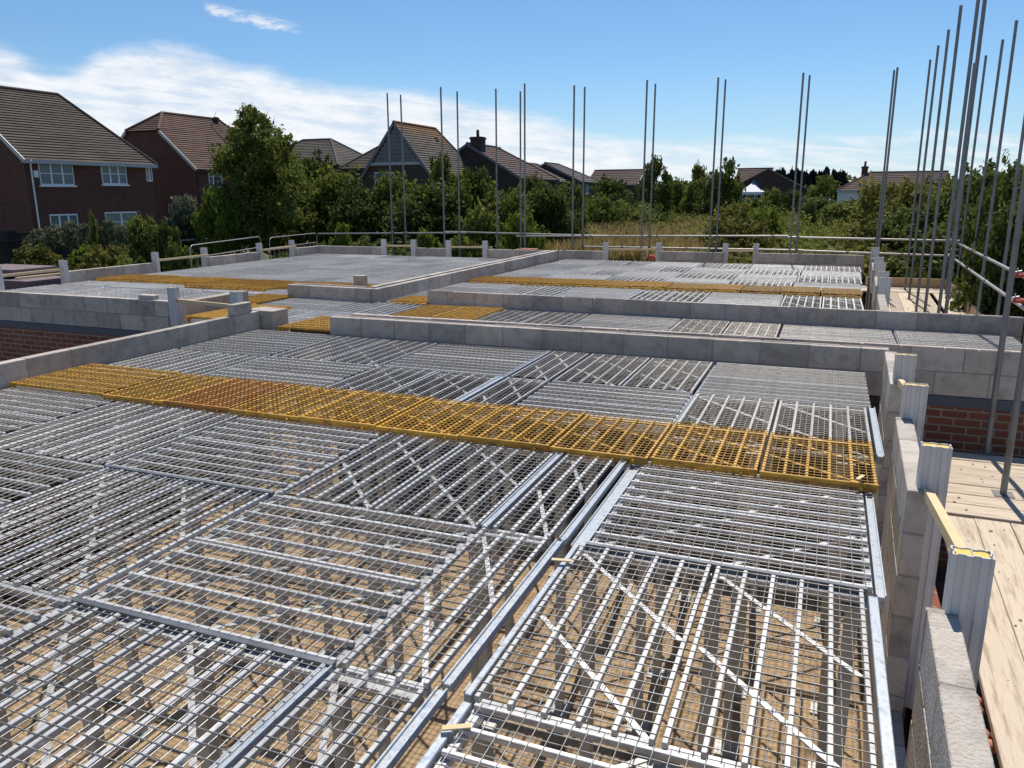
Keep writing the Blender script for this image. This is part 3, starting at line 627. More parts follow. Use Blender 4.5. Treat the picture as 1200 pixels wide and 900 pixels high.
# mortar droppings and grit on boards and wall heads
def droppings(name, regs, mat, label):
    t = MB(); rg = random.Random(4)
    for x0, x1, y0, y1, z, n, smax in regs:
        for i in range(n):
            r_ = smax*rg.random()**2.2+.003; x, y = rg.uniform(x0, x1), rg.uniform(y0, y1); k = 6; a0 = rg.random()*6
            ring = [(x+r_*rg.uniform(.6, 1.1)*math.cos(a0+2*math.pi*j/k), y+r_*rg.uniform(.6, 1.1)*math.sin(a0+2*math.pi*j/k), z) for j in range(k)]
            top = [(x+(p[0]-x)*.55, y+(p[1]-y)*.55, z+r_*rg.uniform(.25, .5)) for p in ring]
            t.add(ring+top, [(j, (j+1) % k, k+(j+1) % k, k+j) for j in range(k)]+[tuple(range(k, 2*k))])
    tag(t.build(name, mat), label, 'mortar droppings', kind='stuff')
droppings('mortar_droppings', [(.9, 2.0, 2.2, 6.0, ZP+.003, 170, .014), (.8, 2.4, 6.2, 7.7, ZP+.003, 90, .014), (.95, 2.1, 10.9, 20, ZP+.005, 140, .02)], 'pink_mortar', 'dried mortar droppings on the scaffold boards')
# back edge odds and ends
p = at(765, 300, 20.3)
for i, (dx, dz, s) in enumerate(((-.02, -.02, .09), (.10, -.05, .08))):
    me_ = MB(); me_.box(-s, s, -.05, .05, -.06, .06, bev=.03); o = me_.build('red_bag', 'red_plastic', None, (p.x+dx, p.y, p.z+dz), .2*i)
    tag(o, ('crumpled red bag beside white post on back edge', 'small red bag lower against back wall')[i], 'bag')
t = MB(); t.box(-.28, .28, -.10, .10, -.02, .02, bev=.008); p = at(618, 292, 20.2); tag(t.build('clay_tile_pile', 'terracotta', None, p, .05), 'thin reddish pile on the back scaffold left of the centre wall end', 'tile pile')

# brick packs at far left
for i, (z0, z1, x0, x1, dy, lb) in enumerate(((-.34, .02, -16.4, -14.35, 0, 'lower purple-grey brick pack at the left edge'), (.06, .22, -16.6, -14.9, .2, 'upper flat purple-grey pack at the left edge'))):
    root = empty('brick_pack', (x0, 10.7+dy, z0)); tag(root, lb, 'brick pack', 'brick packs at the left edge')
    t = MB()
    nx = int((x1-x0)/.22)
    for a in range(nx):
        for c in range(max(1, int((z1-z0)/.07))):
            t.box(a*.22, a*.22+.214, 0, 1.0, c*.072, c*.072+.067, bev=.004)
    t.build('bricks', 'grey_brick_pack', root)
    t = MB(); [t.box(q, q+.09, -.02, 1.02, -.10 if i == 0 else -.045, -.004) for q in (.05, .9, 1.6)]; t.build('bearers', 'timber', root)
# pallet + board platform carrying the packs
t = MB(); t.box(-17.2, -13.9, 10.3, 12.4, -.49, -.445, bev=.004)
for q in (-16.8, -15.6, -14.2): t.box(q, q+.1, 10.4, 12.3, -1.95, -.49)
tag(t.build('loading_platform', 'dark_timber'), 'dark timber loading platform under the brick packs', 'platform')

# tube barriers beyond left wall
def barrier(a, b, z1, z0, label):
    a = Vector((*a, z0)); b = Vector((*b, z0)); d = (b-a); Ln = d.length
    root = empty('tube_barrier', a, math.atan2(d.y, d.x)); tag(root, label, 'barrier', 'tubular barriers behind the left wall')
    hh = z1-z0; r = .013; f_ = MB(); pts = []
    rc = .16
    for k in range(7): t_ = math.pi/2*k/6; pts.append(Vector((rc-rc*math.cos(t_), 0, hh-rc+rc*math.sin(t_))))
    for k in range(7): t_ = math.pi/2*(1-k/6); pts.append(Vector((Ln-rc+rc*math.cos(t_), 0, hh-rc+rc*math.sin(t_))))
    pts = [Vector((0, 0, 0))]+pts+[Vector((Ln, 0, 0))]
    for p_, q_ in zip(pts, pts[1:]): f_.tube(p_, q_, r, 8, caps=False)
    f_.build('frame', 'tube_pale', root)
    l_ = MB(); l_.tube((0, 0, .25), (Ln, 0, .25), r*.9, 8)
    for k in range(1, 12): l_.tube((Ln*k/12, 0, .25), (Ln*k/12, 0, hh-.3), .008, 6)
    l_.tube((0, 0, hh-.3), (Ln, 0, hh-.3), r*.9, 8); l_.build('infill', 'tube_pale', root)
A1 = at(222, 288, 14.6); B1 = at(306, 287, 18.6)
barrier((A1.x, 14.6), (B1.x, 18.6), .48, -.75, 'left tubular barrier with rounded corners behind the left wall')
A2 = at(316, 287, 19.0); B2 = at(372, 287, 22.0)
barrier((A2.x, 19.0), (B2.x, 22.0), .42, -.75, 'right tubular barrier with rounded corners behind the left wall')
for nm, (xa, ya) in dict(a=(A1.x, 14.6), b=(B1.x, 18.6), c=(B2.x, 22.0)).items(): pass
t = MB(); t.box(min(A1.x, B2.x)-.6, -14.35, 14.2, 22.4, -.80, -.755); [t.box(x_, x_+.08, y_, y_+.08, -1.95, -.80) for x_ in (-16.5, -14.5) for y_ in (14.4, 18, 22)]
tag(t.build('scaffold_platform', 'dark_timber'), 'dark timber platform under the tubular barriers', 'platform')

# ------------------------------------------------------------------ houses
def roof_slope(b, e0, e1, r1, r0, n, drop=.05, tone=None, over=0.0):
    """stepped tile courses from eave e0-e1 up to ridge r0-r1"""
    e0, e1, r0, r1 = map(Vector, (e0, e1, r0, r1))
    nrm = (e1-e0).cross((r0+r1)/2-(e0+e1)/2)
    if nrm.z < 0: nrm = -nrm
    nrm.normalize()
    for i in range(n):
        t0, t1 = i/n, (i+1)/n
        a, c = e0.lerp(r0, t0)+nrm*drop, e1.lerp(r1, t0)+nrm*drop
        d_, f_ = e1.lerp(r1, t1), e0.lerp(r0, t1)
        m_ = max(1, int((c-a).length/1.1))
        for k in range(m_):
            q0, q1 = k/m_, (k+1)/m_
            A_, B_, C_, D_ = a.lerp(c, q0), a.lerp(c, q1), f_.lerp(d_, q1), f_.lerp(d_, q0)
            tn = random.random()
            b.add([A_, B_, C_, D_, A_-nrm*(drop+.01), B_-nrm*(drop+.01)], [(0, 1, 2, 3), (4, 5, 1, 0)], tn)
def poly_wall(b, pts, th=(0, 0, 0)):
    b.add(pts, [tuple(range(len(pts)))])
class House:
    """local frame: x along the ridge (0..L), y across (0..W), z up; base at z=0.  origin corner = front-left"""
    def __init__(s, name, loc, rz, L, W, he, hr, label, wall='house_brick', roof='roof_brown', end0='gable', end1='gable', hip=2.5, rows=22, fascia='fascia', over=.25, halfhip=0.0, barge='fascia'):
        s.root = empty(name, loc, rz); tag(s.root, label, 'house', 'houses around the site'); s.he = he; s.L = L; s.W = W; s.hr = hr
        w = MB()
        g0 = [(0, 0, 0), (0, W, 0), (0, W, he)]+([(0, W/2, hr-.05)] if end0 == 'gable' else [])+[(0, 0, he)]
        hz = hr-halfhip
        if end0 == 'halfhip':
            f_ = (hz-he)/(hr-he); g0 = [(0, 0, 0), (0, W, 0), (0, W, he), (0, W-W/2*f_, hz-.05), (0, W/2*f_, hz-.05), (0, 0, he)]
        w.add(g0, [tuple(range(len(g0)))])
        g1 = [(L, 0, 0), (L, W, 0), (L, W, he)]+([(L, W/2, hr-.05)] if end1 == 'gable' else [])+[(L, 0, he)]
        if end1 == 'halfhip':
            f_ = (hz-he)/(hr-he); g1 = [(L, 0, 0), (L, W, 0), (L, W, he), (L, W-W/2*f_, hz-.05), (L, W/2*f_, hz-.05), (L, 0, he)]
        w.add(g1, [tuple(range(len(g1)))])
        w.add([(0, 0, 0), (L, 0, 0), (L, 0, he), (0, 0, he)], [(0, 1, 2, 3)]); w.add([(0, W, 0), (L, W, 0), (L, W, he), (0, W, he)], [(0, 1, 2, 3)])
        w.build('wall', wall, s.root)
        b = MB(); o = over; sl = (hr-he)/(W/2); ez = he-o*sl
        x0, x1 = -o*.6, L+o*.6
        ra = hip if end0 == 'hip' else x0; rb = L-hip if end1 == 'hip' else x1
        if end0 == 'halfhip': ra = hip
        if end1 == 'halfhip': rb = L-hip
        def slopes(y_e, sign):
            e0_, e1_ = (x0, y_e, ez), (x1, y_e, ez)
            if 'halfhip' in (end0, end1):
                f_ = (hz-ez)/(hr-ez); ym = y_e+(W/2-y_e)*f_
                roof_slope(b, e0_, e1_, (x1, ym, hz), (x0, ym, hz), int(rows*f_)); roof_slope(b, (x0, ym, hz), (x1, ym, hz), (rb, W/2, hr), (ra, W/2, hr), max(2, rows-int(rows*f_)))
            else: roof_slope(b, e0_, e1_, (rb, W/2, hr), (ra, W/2, hr), rows)
        slopes(-o, 1); slopes(W+o, -1)
        for end, xe, rr in ((end0, x0, ra), (end1, x1, rb)):
            if end == 'hip': roof_slope(b, (xe, -o, ez), (xe, W+o, ez), (rr, W/2, hr), (rr, W/2, hr), rows)
            if end == 'halfhip':
                f_ = (hz-ez)/(hr-ez); ya = -o+(W/2+o)*f_; roof_slope(b, (xe, ya, hz), (xe, W-ya, hz), (rr, W/2, hr), (rr, W/2, hr), max(2, rows-int(rows*f_)))
        s.roof = b.build('roof', roof, s.root)
        r_ = MB(); r_.tube((ra, W/2, hr+.03), (rb, W/2, hr+.03), .11, 8)
        for end, xe, rr in ((end0, x0, ra), (end1, x1, rb)):
            if end == 'hip':
                r_.tube((xe, -o, ez+.03), (rr, W/2, hr+.03), .10, 8); r_.tube((xe, W+o, ez+.03), (rr, W/2, hr+.03), .10, 8)
            if end == 'halfhip': r_.tube((xe, ya, hz+.03), (rr, W/2, hr+.03), .12, 8); r_.tube((xe, W-ya, hz+.03), (rr, W/2, hr+.03), .12, 8)
        r_.build('ridge_tiles', roof, s.roof)
        f1 = MB(); f1.box(x0, x1, -o-.06, -o+.0, ez-.16, ez+.03); f1.box(x0, x1, -o, 0, ez-.14, ez-.11); f1.build('fascia', fascia, s.root)
        f1 = MB(); f1.box(x0, x1, W+o, W+o+.06, ez-.16, ez+.03); f1.build('fascia', fascia, s.root)
        for end, xe in ((end0, x0), (end1, x1)):
            if end in ('gable', 'halfhip'):
                zt = hr if end == 'gable' else hz; yt = W/2 if end == 'gable' else -o+(W/2+o)*(hz-ez)/(hr-ez)
                f2 = MB(); f2.bar((xe, -o, ez-.06), (xe, yt, zt-.06), .05, .20); f2.bar((xe, W+o, ez-.06), (xe, W-yt, zt-.06), .05, .20); f2.build('bargeboard', barge, s.root)
    def window(s, face, u0, u1, z0, z1, panes=3, pane='glass', sill=True, transom=True, frame='white_upvc'):
        """face 'front' (y=0), 'end0' (x=0), 'end1' (x=L); u along face"""
        def T(u, dd, z):
            return {'front': (u, -dd, z), 'end0': (-dd, u, z), 'end1': (s.L+dd, u, z)}[face]
        def bx(mb, ua, ub, da, db, za, zb):
            a = T(ua, da, za); c = T(ub, db, zb); mb.box(min(a[0], c[0]), max(a[0], c[0]), min(a[1], c[1]), max(a[1], c[1]), za, zb, tone=.5)
        f_ = MB(); t = .075
        bx(f_, u0, u1, .0, .05, z0, z0+t); bx(f_, u0, u1, 0, .05, z1-t, z1)
        n = panes; pw = (u1-u0)/n
        for i in range(n+1):
            c = u0+i*pw; lo = max(u0, c-t*.6); hi = min(u1, c+t*.6); bx(f_, lo, hi, 0, .055, z0+t, z1-t)
        if transom: bx(f_, u0+t, u1-t, .01, .045, (z0+z1)/2+.0, (z0+z1)/2+.04)
        w_ = f_.build('window', frame, s.root)
        g_ = MB(); bx(g_, u0+.02, u1-.02, .004, .02, z0+.02, z1-.02); g_.build('pane', pane, w_)
        if sill: q = MB(); bx(q, u0-.08, u1+.08, 0, .12, z0-.08, z0-.002); q.build('sill', frame, w_)
    def chimney(s, x, y, z0, z1, w=.7, d=.9, mat='house_brick_brown', pots=1):
        c = MB(); c.box(x-w/2, x+w/2, y-d/2, y+d/2, z0, z1); c.box(x-w/2-.06, x+w/2+.06, y-d/2-.06, y+d/2+.06, z1-.2, z1-.05); ch = c.build('chimney', mat, s.roof)
        p_ = MB()
        for i in range(pots): p_.tube((x+(i-(pots-1)/2)*.35, y, z1), (x+(i-(pots-1)/2)*.35, y, z1+.55), .13, 10, r2=.11)
        p_.build('chimney_pot', 'roof_dark', ch)

ZG = -1.55
# house 1: front (local y=0) faces +X : local x -> world +Y needs rz=90deg : local y -> world -X
h = House('brick_house', (-38, 28.95, ZG), math.pi/2, 8.25, 9.0, 5.2, 8.95, 'large dark brick house with brown tiled roof and white downpipe at far left', end0='gable', end1='hip', hip=2.05, rows=27, roof='roof_brown')
def hz(v): return v-ZG
h.window('front', .75, 2.75, hz(2.22), hz(3.38), 3); h.window('front', 4.55, 6.25, hz(2.30), hz(3.42), 3)
h.window('front', 1.0, 2.65, hz(-.42), hz(.74), 3); h.window('front', 4.45, 6.65, hz(-.35), hz(.78), 2, pane='glass_pale')
h.window('front', 7.72, 8.15, hz(2.5), hz(3.35), 2, transom=False, sill=False)
t = MB(); t.tube((.18, -.30, 5.0), (.30, -.07, 4.7), .045, 8); t.tube((.30, -.07, 4.7), (.30, -.07, 0), .045, 8); t.build('downpipe', 'white_upvc', h.root)
t = MB(); t.box(.42, .68, -.10, -.0, hz(2.60), hz(2.95), bev=.03); t.build('alarm_box', 'white_upvc', h.root)
t = MB(); t.box(3.5, 3.78, -.12, 0, hz(.1), hz(.42), bev=.03); t.build('vent_cover', 'fascia', h.root)
# house 2
h2 = House('brick_house', (-41, 43.9, ZG), math.pi/2, 9.5, 8.6, 5.2, 9.0, 'second brick house with red-brown half-hipped roof, partly behind the big tree', roof='roof_red', end0='halfhip', end1='hip', hip=1.9, halfhip=1.35, rows=26, fascia='dark_timber', barge='fascia')
h2.window('front', 1.2, 2.5, hz(2.3), hz(3.65), 3, frame='white_upvc')
h2.chimney(7.0, 4.0, 8.7, 9.15, .25, .25, pots=0)
t = MB(); t.tube((.15, -.05, 5.0), (.15, -.05, 0), .05, 8); t.build('downpipe', 'dark_timber', h2.root)
t = MB(); t.box(-.07, 0, .7, 1.5, 0, 2.0); dd = t.build('door', 'white_upvc', h2.root); t = MB(); t.box(-.10, -.07, .8, 1.4, 1.0, 1.8); t.build('pane', 'glass', dd)
# house 3: only the hipped roof end shows right of the tree
p = at(345, 165, 62)
h3 = House('brick_house', (at(290, 190, 60).x, 60, ZG), 0, at(396, 190, 60).x-at(290, 190, 60).x, 8, hz(at(388, 192, 60).z), hz(at(348, 165, 64).z), 'brick house with grey-brown hipped roof just right of the big tree', fascia='dark_timber', barge='cladding', roof='roof_grey', end0='hip', end1='hip', hip=3.3, rows=16)
# house 4: big gable with grey cladding, orange lichen roof
def P4(u, v, Y): return at(u, v, Y)
Y4 = 52
a0 = P4(430, 207, Y4)   # left foot of gable
a1 = P4(500, 207, Y4)
ap = P4(471, 143, Y4)
ez4 = hz(P4(505, 205, Y4).z)
W4 = (P4(508, 207, Y4)-P4(423, 207, Y4)).length
h4 = House('brick_house', (P4(508, 207, Y4).x, Y4, ZG), math.pi/2, 9, W4, ez4-.2, hz(ap.z), 'brick house with tall gable clad in grey boards and orange lichen on the roof', fascia='dark_timber', barge='cladding', wall='house_brick_brown', roof='roof_lichen', end0='gable', end1='hip', hip=2.6, rows=24)
t = MB(); hr4 = hz(ap.z); he4 = ez4-.2
for k in range(9):
    z0 = hr4-.25-(k+1)*.28; hw = (hr4-.15-(z0+.28))/(hr4-he4)*W4/2
    if hw > .02: t.box(-.06, -.02, W4/2-hw, W4/2+hw, z0, z0+.26)
t.build('cladding', 'cladding', h4.root)
t = MB(); zc = hr4-.25-9*.28; hw = (hr4-zc)/(hr4-he4)*W4/2; t.box(-.1, -.02, W4/2-hw, W4/2+hw, zc-.2, zc); t.build('trim_board', 'fascia', h4.root)
h4.window('end0', W4-2.8, W4-1.2, hz(at(442, 222, Y4).z), hz(at(442, 202, Y4).z), 2)
# house 4 left wing
pw = P4(400, 200, 56)
h4b = House('brick_house', (P4(401, 196, 53).x, 53, ZG), 0, 6.0, 8, hz(at(400, 196, 53).z), hz(at(425, 166, 57).z), 'lower brown hipped wing left of the grey-clad gable house', fascia='dark_timber', barge='cladding', wall='house_brick_brown', roof='roof_brown', end0='hip', end1='gable', hip=2.0, rows=18)
# house 5: chimney house
Y5 = 60
e5 = P4(609, 207, Y5); W5 = 9.0
h5 = House('brick_house', (e5.x, Y5, ZG), math.pi/2, 9, W5, hz(e5.z), hz(at(565, 168, Y5).z), 'dark brick house with reddish roof and a chimney at its left end', fascia='dark_timber', barge='cladding', wall='house_brick_brown', roof='roof_dark', end0='gable', end1='hip', hip=3.0, rows=14)
pc = at(557, 160, Y5); cy = e5.x-pc.x
h5.chimney(.5, min(cy, W5*.62), hz(at(557, 200, Y5).z), hz(pc.z), .9, .95)
h5.window('front', .9, 2.3, hz(at(612, 213, Y5).z)-1.0, hz(at(612, 213, Y5).z)+.25, 2)
h5b = House('brick_house', (P4(520, 205, 66).x, 66, ZG), 0, 4, 7, hz(at(540, 197, 66).z), hz(at(540, 175, 69).z), 'low roofed house between the lichened roof and the chimney', wall='house_brick_brown', roof='roof_dark', rows=10)
# house 6 pair of grey roofs
for i, (u, Y, rf, lb) in enumerate(((654, 80, 'roof_grey', 'left one of the two grey-roofed far houses'), (680, 84, 'roof_grey', 'right one of the two grey-roofed far houses'))):
    e = P4(u, 212, Y); hh = House('brick_house', (e.x, Y, ZG), math.pi/2, 8, 8, hz(e.z), hz(at(u-30, 191, Y).z), lb, fascia='dark_timber', barge='cladding', wall='house_brick_brown', roof=rf, end0='gable', end1='hip', hip=3.5, rows=10)
    hh.window('front', 2, 3.2, hz(e.z)-1.3, hz(e.z)-.2, 2)
# house 7 long low roof
a = at(688, 215, 105); b_ = at(747, 215, 105)
h7 = House('bungalow', (a.x, 105, ZG), 0, b_.x-a.x, 8, hz(a.z), hz(at(700, 200, 109).z), 'long brown roof of a far bungalow behind the trees', wall='house_brick_brown', roof='roof_dark', rows=8)
# house 8 with steep roof near marquee
a = at(868, 218, 120); b_ = at(912, 232, 120)
h8 = House('brick_house', (at(895, 218, 122).x+6, 122, ZG), math.pi/2, 7, 11, hz(at(915, 222, 122).z), hz(at(898, 198, 122).z), 'far house with steep brown gabled roof behind the white marquee', wall='house_brick_brown', roof='roof_dark', rows=9, barge='roof_grey')
h8b = House('brick_house', (at(862, 210, 126).x, 126, ZG), 0, 5, 7, hz(at(870, 212, 126).z), hz(at(870, 198, 130).z), 'low reddish roof left of the steep far gable', wall='house_brick_brown', roof='roof_dark', rows=8)
# house 9: white bungalow
a = at(981, 238, 95); b_ = at(1112, 238, 95)
h9 = House('bungalow', (a.x, 95, ZG+.3), 0, b_.x-a.x, 9, at(981, 222, 95).z-ZG-.3, at(1050, 202, 99.5).z-ZG-.3, 'white bungalow with long brown roof behind the right hedge', wall='white_wall', roof='roof_dark', end0='hip', end1='gable', hip=3.2, rows=10, fascia='fascia')
h9.window('front', 1.1, 2.2, .9, 1.5, 2, pane='glass'); h9.window('front', 3.6, 4.6, .8, 1.6, 2)
h9.chimney(2.6, 4.5, h9.hr-1.2, h9.hr+.7, .65, .65, mat='house_brick', pots=1)
h9w = MB()
for i, (u, v, w_, lb) in enumerate(((998, 229, 3, ''),)): pass
# garden shed
a = at(942, 232, 110); sh = House('garden_shed', (a.x, 110, ZG), 0, 3.0, 2.5, 1.7, 2.5, 'small grey shed in front of the dark conifers', wall='dark_timber', roof='roof_grey', rows=5); sh.root['category'] = 'shed'; sh.root['group'] = 'garden buildings'
# marquee
a = at(866, 232, 92); b_ = at(893, 232, 92); mw = b_.x-a.x; zt = at(866, 225, 92).z; zp_ = at(875, 218, 92).z
root = empty('marquee', (a.x, 92, -1.95)); tag(root, 'small white marquee with a blue peak in the far garden', 'marquee')
t = MB(); hb = zt+1.95; pk = zp_+1.95+.35
t.add([(0, 0, hb), (mw, 0, hb), (mw, 3, hb), (0, 3, hb), (mw/2, 1.5, pk)], [(0, 1, 4), (1, 2, 4), (2, 3, 4), (3, 0, 4)]); t.box(0, mw, -.02, .0, hb-.3, hb); t.build('canopy', 'marquee', root)
t = MB(); [t.box(x_, x_+.08, y_, y_+.08, 0, hb) for x_ in (.05, mw*.33, mw*.66, mw-.13) for y_ in (.05, 2.8)]; t.build('poles', 'white_upvc', root)
t = MB(); t.add([(mw*.5, .8, hb+.1), (mw*.95, .8, hb+.1), (mw*.62, 1.4, pk+.2), (mw*.48, 1.5, pk+.3)], [(0, 1, 2, 3)]); t.box(mw*.5, mw*.93, .85, 1.3, hb+.05, hb+.3); t.build('blue_cover', 'blue_canvas', root)

# ------------------------------------------------------------------ fence and garden bits
def fence(p0, p1, z1, label, post=2.0):
    p0 = Vector((*p0, -1.7)); p1 = Vector((*p1, -1.7)); d = p1-p0; Ln = d.length
    root = empty('wooden_fence', p0, math.atan2(d.y, d.x)); tag(root, label, 'fence', 'dark garden fences'); h_ = z1+1.7
    t = MB(); x = 0
    while x < Ln:
        t.box(x, x+.145, -.01, .012, .05, h_+random.uniform(-.02, .02)-.12*(int(x/post) % 2), tone=random.random()); x += .15
    t.build('boards', 'dark_timber', root)
    t = MB(); [t.box(0, Ln, -.06, -.011, z_, z_+.08) for z_ in (.3, h_-.45)]; t.build('rails', 'dark_timber', root)
    x = 0
    while x < Ln: t = MB(); t.box(x-.05, x+.05, -.11, -.012, 0, h_-.02); t.build('post', 'dark_timber', root); x += post
fence((-30, 16.0), (-30, 25.5), .36, 'dark closeboard fence in front of the left house')
fence((-31, 25.6), (-31, 33), .25, 'dark closeboard fence behind the left bush')
pa = atX(205, 282, -26); pb = atX(240, 277.5, -26)
t = MB(); t.box(0, (pb-pa).length, -.25, .25, -.03, .03, bev=.01); t.box(.1, .18, -.2, .2, -1.9, -.03); t.box((pb-pa).length-.2, (pb-pa).length-.12, -.2, .2, -1.9, -.03)
tag(t.build('garden_table', 'white_wall', None, pa, math.atan2((pb-pa).y, (pb-pa).x)), 'white plank top in the garden between fence and big tree', 'table')
# person in the garden, mostly hidden (head and shoulders above the fence)
pp = atX(205, 268, -27.2)
root = None
def skin_person(loc, rz):
    me_ = bpy.data.meshes.new('person'); V_ = [(0, 0, .95), (0, 0, 1.15), (0, 0, 1.40), (0, 0, 1.52), (0, 0, 1.66), (-.20, 0, 1.42), (-.27, .03, 1.15), (-.25, -.18, 1.0), (.20, 0, 1.42), (.27, .03, 1.15), (.25, -.18, 1.0), (-.10, 0, .9), (-.11, -.02, .48), (-.11, .02, .08), (.10, 0, .9), (.11, -.02, .48), (.11, .02, .08), (-.11, -.12, .04), (.11, -.12, .04)]
    E_ = [(0, 1), (1, 2), (2, 3), (3, 4), (2, 5), (5, 6), (6, 7), (2, 8), (8, 9), (9, 10), (0, 11), (11, 12), (12, 13), (0, 14), (14, 15), (15, 16), (13, 17), (16, 18)]
    rad = [.15, .14, .15, .055, .095, .07, .05, .04, .07, .05, .04, .10, .07, .045, .10, .07, .045, .04, .04]
    me_.from_pydata(V_, E_, []); o = bpy.data.objects.new('person', me_); col.objects.link(o); o.location = loc; o.rotation_euler = (0, 0, rz)
    md = o.modifiers.new('Skin', 'SKIN'); sv = me_.skin_vertices[0] if me_.skin_vertices else None
    if sv is None:
        pass
    for i, r_ in enumerate(rad): me_.skin_vertices[0].data[i].radius = (r_, r_)
    me_.skin_vertices[0].data[0].use_root = True
    o.modifiers.new('Sub', 'SUBSURF').levels = 2; o.modifiers['Sub'].render_levels = 2
    me_.materials.append(M['shirt']); return o
per = skin_person((pp.x, pp.y, pp.z-1.45), R(200)); tag(per, 'person in a mauve top with grey hair standing in the garden at left', 'person')
t = MB()
def ball(mb, c, r, n=10, sz=1.0):
    vs = []; fs = []
    for i in range(n+1):
        th = math.pi*i/n
        for j in range(2*n): ph = math.pi*j/n; vs.append((c[0]+r*math.sin(th)*math.cos(ph), c[1]+r*math.sin(th)*math.sin(ph), c[2]+sz*r*math.cos(th)))
    for i in range(n):
        for j in range(2*n): k = (j+1) % (2*n); fs.append((i*2*n+j, i*2*n+k, (i+1)*2*n+k, (i+1)*2*n+j))
    mb.add(vs, fs, .5, smooth=True)
ball(t, (0, .02, 1.71), .115, sz=1.1); t.build('hair', 'hair', per)
t = MB(); ball(t, (0, -.03, 1.66), .098, sz=1.25); t.tube((0, -.12, 1.66), (0, -.14, 1.64), .018, 8); ball(t, (-.035, -.118, 1.68), .012, 6); ball(t, (.035, -.118, 1.68), .012, 6); ball(t, (-.1, -.02, 1.66), .022, 6); ball(t, (.1, -.02, 1.66), .022, 6); t.build('face', 'skin', per)

# ------------------------------------------------------------------ vegetation
def leaf_mesh(name, centers, radii, n, size, mat, shell=.55, flat=1.0, seed=0, tone_by=None):
    """leaf quads scattered in ellipsoid clumps"""
    rg = np.random.default_rng(seed); centers = np.array(centers, float); radii = np.array(radii, float)
    vol = radii.prod(axis=1)**(2/3); pr = vol/vol.sum(); ci = rg.choice(len(centers), n, p=pr)
    d = rg.normal(size=(n, 3)); d /= np.linalg.norm(d, axis=1)[:, None]; rr = (shell+(1-shell)*rg.random(n))**.7*(1+.24*rg.normal(size=n))
    sh = rg.random(n) < .13                                   # leaves carried on shoots that leave the clump
    sd_ = rg.normal(size=(len(centers), 3, 3)); sd_[:, :, 2] = np.abs(sd_[:, :, 2])+.3; sd_ /= np.linalg.norm(sd_, axis=2)[:, :, None]
    pick = sd_[ci, rg.integers(0, 3, n)]+rg.normal(size=(n, 3))*.07
    d = np.where(sh[:, None], pick, d); rr = np.where(sh, .8+.95*rg.random(n), rr)
    P_ = centers[ci]+d*rr[:, None]*radii[ci]
    a = rg.normal(size=(n, 3))*.8+d; a /= np.linalg.norm(a, axis=1)[:, None]
    b = np.cross(a, rg.normal(size=(n, 3))); b /= np.linalg.norm(b, axis=1)[:, None]; c = np.cross(a, b)
    s = size*(.55+.9*rg.random(n))[:, None]; b = b*s; c = c*s*.62
    v = np.empty((n, 4, 3)); v[:, 0] = P_-b; v[:, 1] = P_+c*.9-b*.1; v[:, 2] = P_+b; v[:, 3] = P_-c*.9-b*.1
    ct = rg.random(len(centers)); tone = np.clip(.55*ct[ci]+.45*rg.random(n), 0, 1)
    return quads(name, v, tone, mat)
def quads(name, v, tone, mat):
    n = len(v); me = bpy.data.meshes.new(name); me.vertices.add(4*n); me.vertices.foreach_set('co', v.reshape(-1).astype(np.float32))
    me.loops.add(4*n); me.loops.foreach_set('vertex_index', np.arange(4*n, dtype=np.int32)); me.polygons.add(n)
    me.polygons.foreach_set('loop_start', np.arange(0, 4*n, 4, dtype=np.int32)); me.polygons.foreach_set('loop_total', np.full(n, 4, dtype=np.int32))
    me.update(calc_edges=True); me.materials.append(M[mat]); at_ = me.attributes.new('tone', 'FLOAT', 'FACE'); at_.data.foreach_set('value', tone.astype(np.float32)); return me
def crown_clumps(seed, n=38, taper=.0, rmin=.14, rmax=.27, low=.0):
    rg = np.random.default_rng(seed); cs = []; rs = []
    for i in range(n):
        z = low+(1-low)*rg.random(); w = max(.5, 1-abs(2*z-.95)**3)*(1-taper*z)
        a = rg.random()*2*math.pi; q = w*.5*(.35+.65*math.sqrt(rg.random()))
        r = rg.uniform(rmin, rmax)*(1-.45*z*taper)
        cs.append((q*math.cos(a), q*math.sin(a), .08+.86*z)); rs.append((r, r, r*.7))
    return cs, rs
# unit crowns: width 1, height 1, base z=0
CR = {}
def crown(kind, seed, mat, nleaf, size, **k):
    key = (kind, seed, mat, nleaf, size)
    if key not in CR:
        cs, rs = crown_clumps(seed, **k); CR[key] = leaf_mesh('crown', cs, rs, nleaf, size, mat, seed=seed+50)
    return CR[key]
def trunk_mesh(h_, r_, seed, limbs=6, lean=.1):
    rg = random.Random(seed); t = MB(); p = Vector((0, 0, 0)); pts = [p]
    for i in range(4): p = p+Vector((rg.uniform(-lean, lean)*h_*.2, rg.uniform(-lean, lean)*h_*.2, h_/4)); pts.append(p)
    for i in range(4): t.tube(pts[i], pts[i+1], r_*(1-i*.2), 8, r2=r_*(1-(i+1)*.2), caps=False)
    for k in range(limbs):
        b0 = pts[1+k % 3].lerp(pts[2+k % 3], rg.random()); a = rg.uniform(0, 6.28); l_ = h_*rg.uniform(.3, .55)
        e = b0+Vector((math.cos(a)*l_*.7, math.sin(a)*l_*.7, l_*.8)); t.tube(b0, e, r_*.4, 6, r2=r_*.08, caps=False)
        e2 = e+Vector((rg.uniform(-.3, .3), rg.uniform(-.3, .3), .5))*l_*.6; t.tube(e, e2, r_*.1, 5, r2=r_*.03, caps=False)
    return t
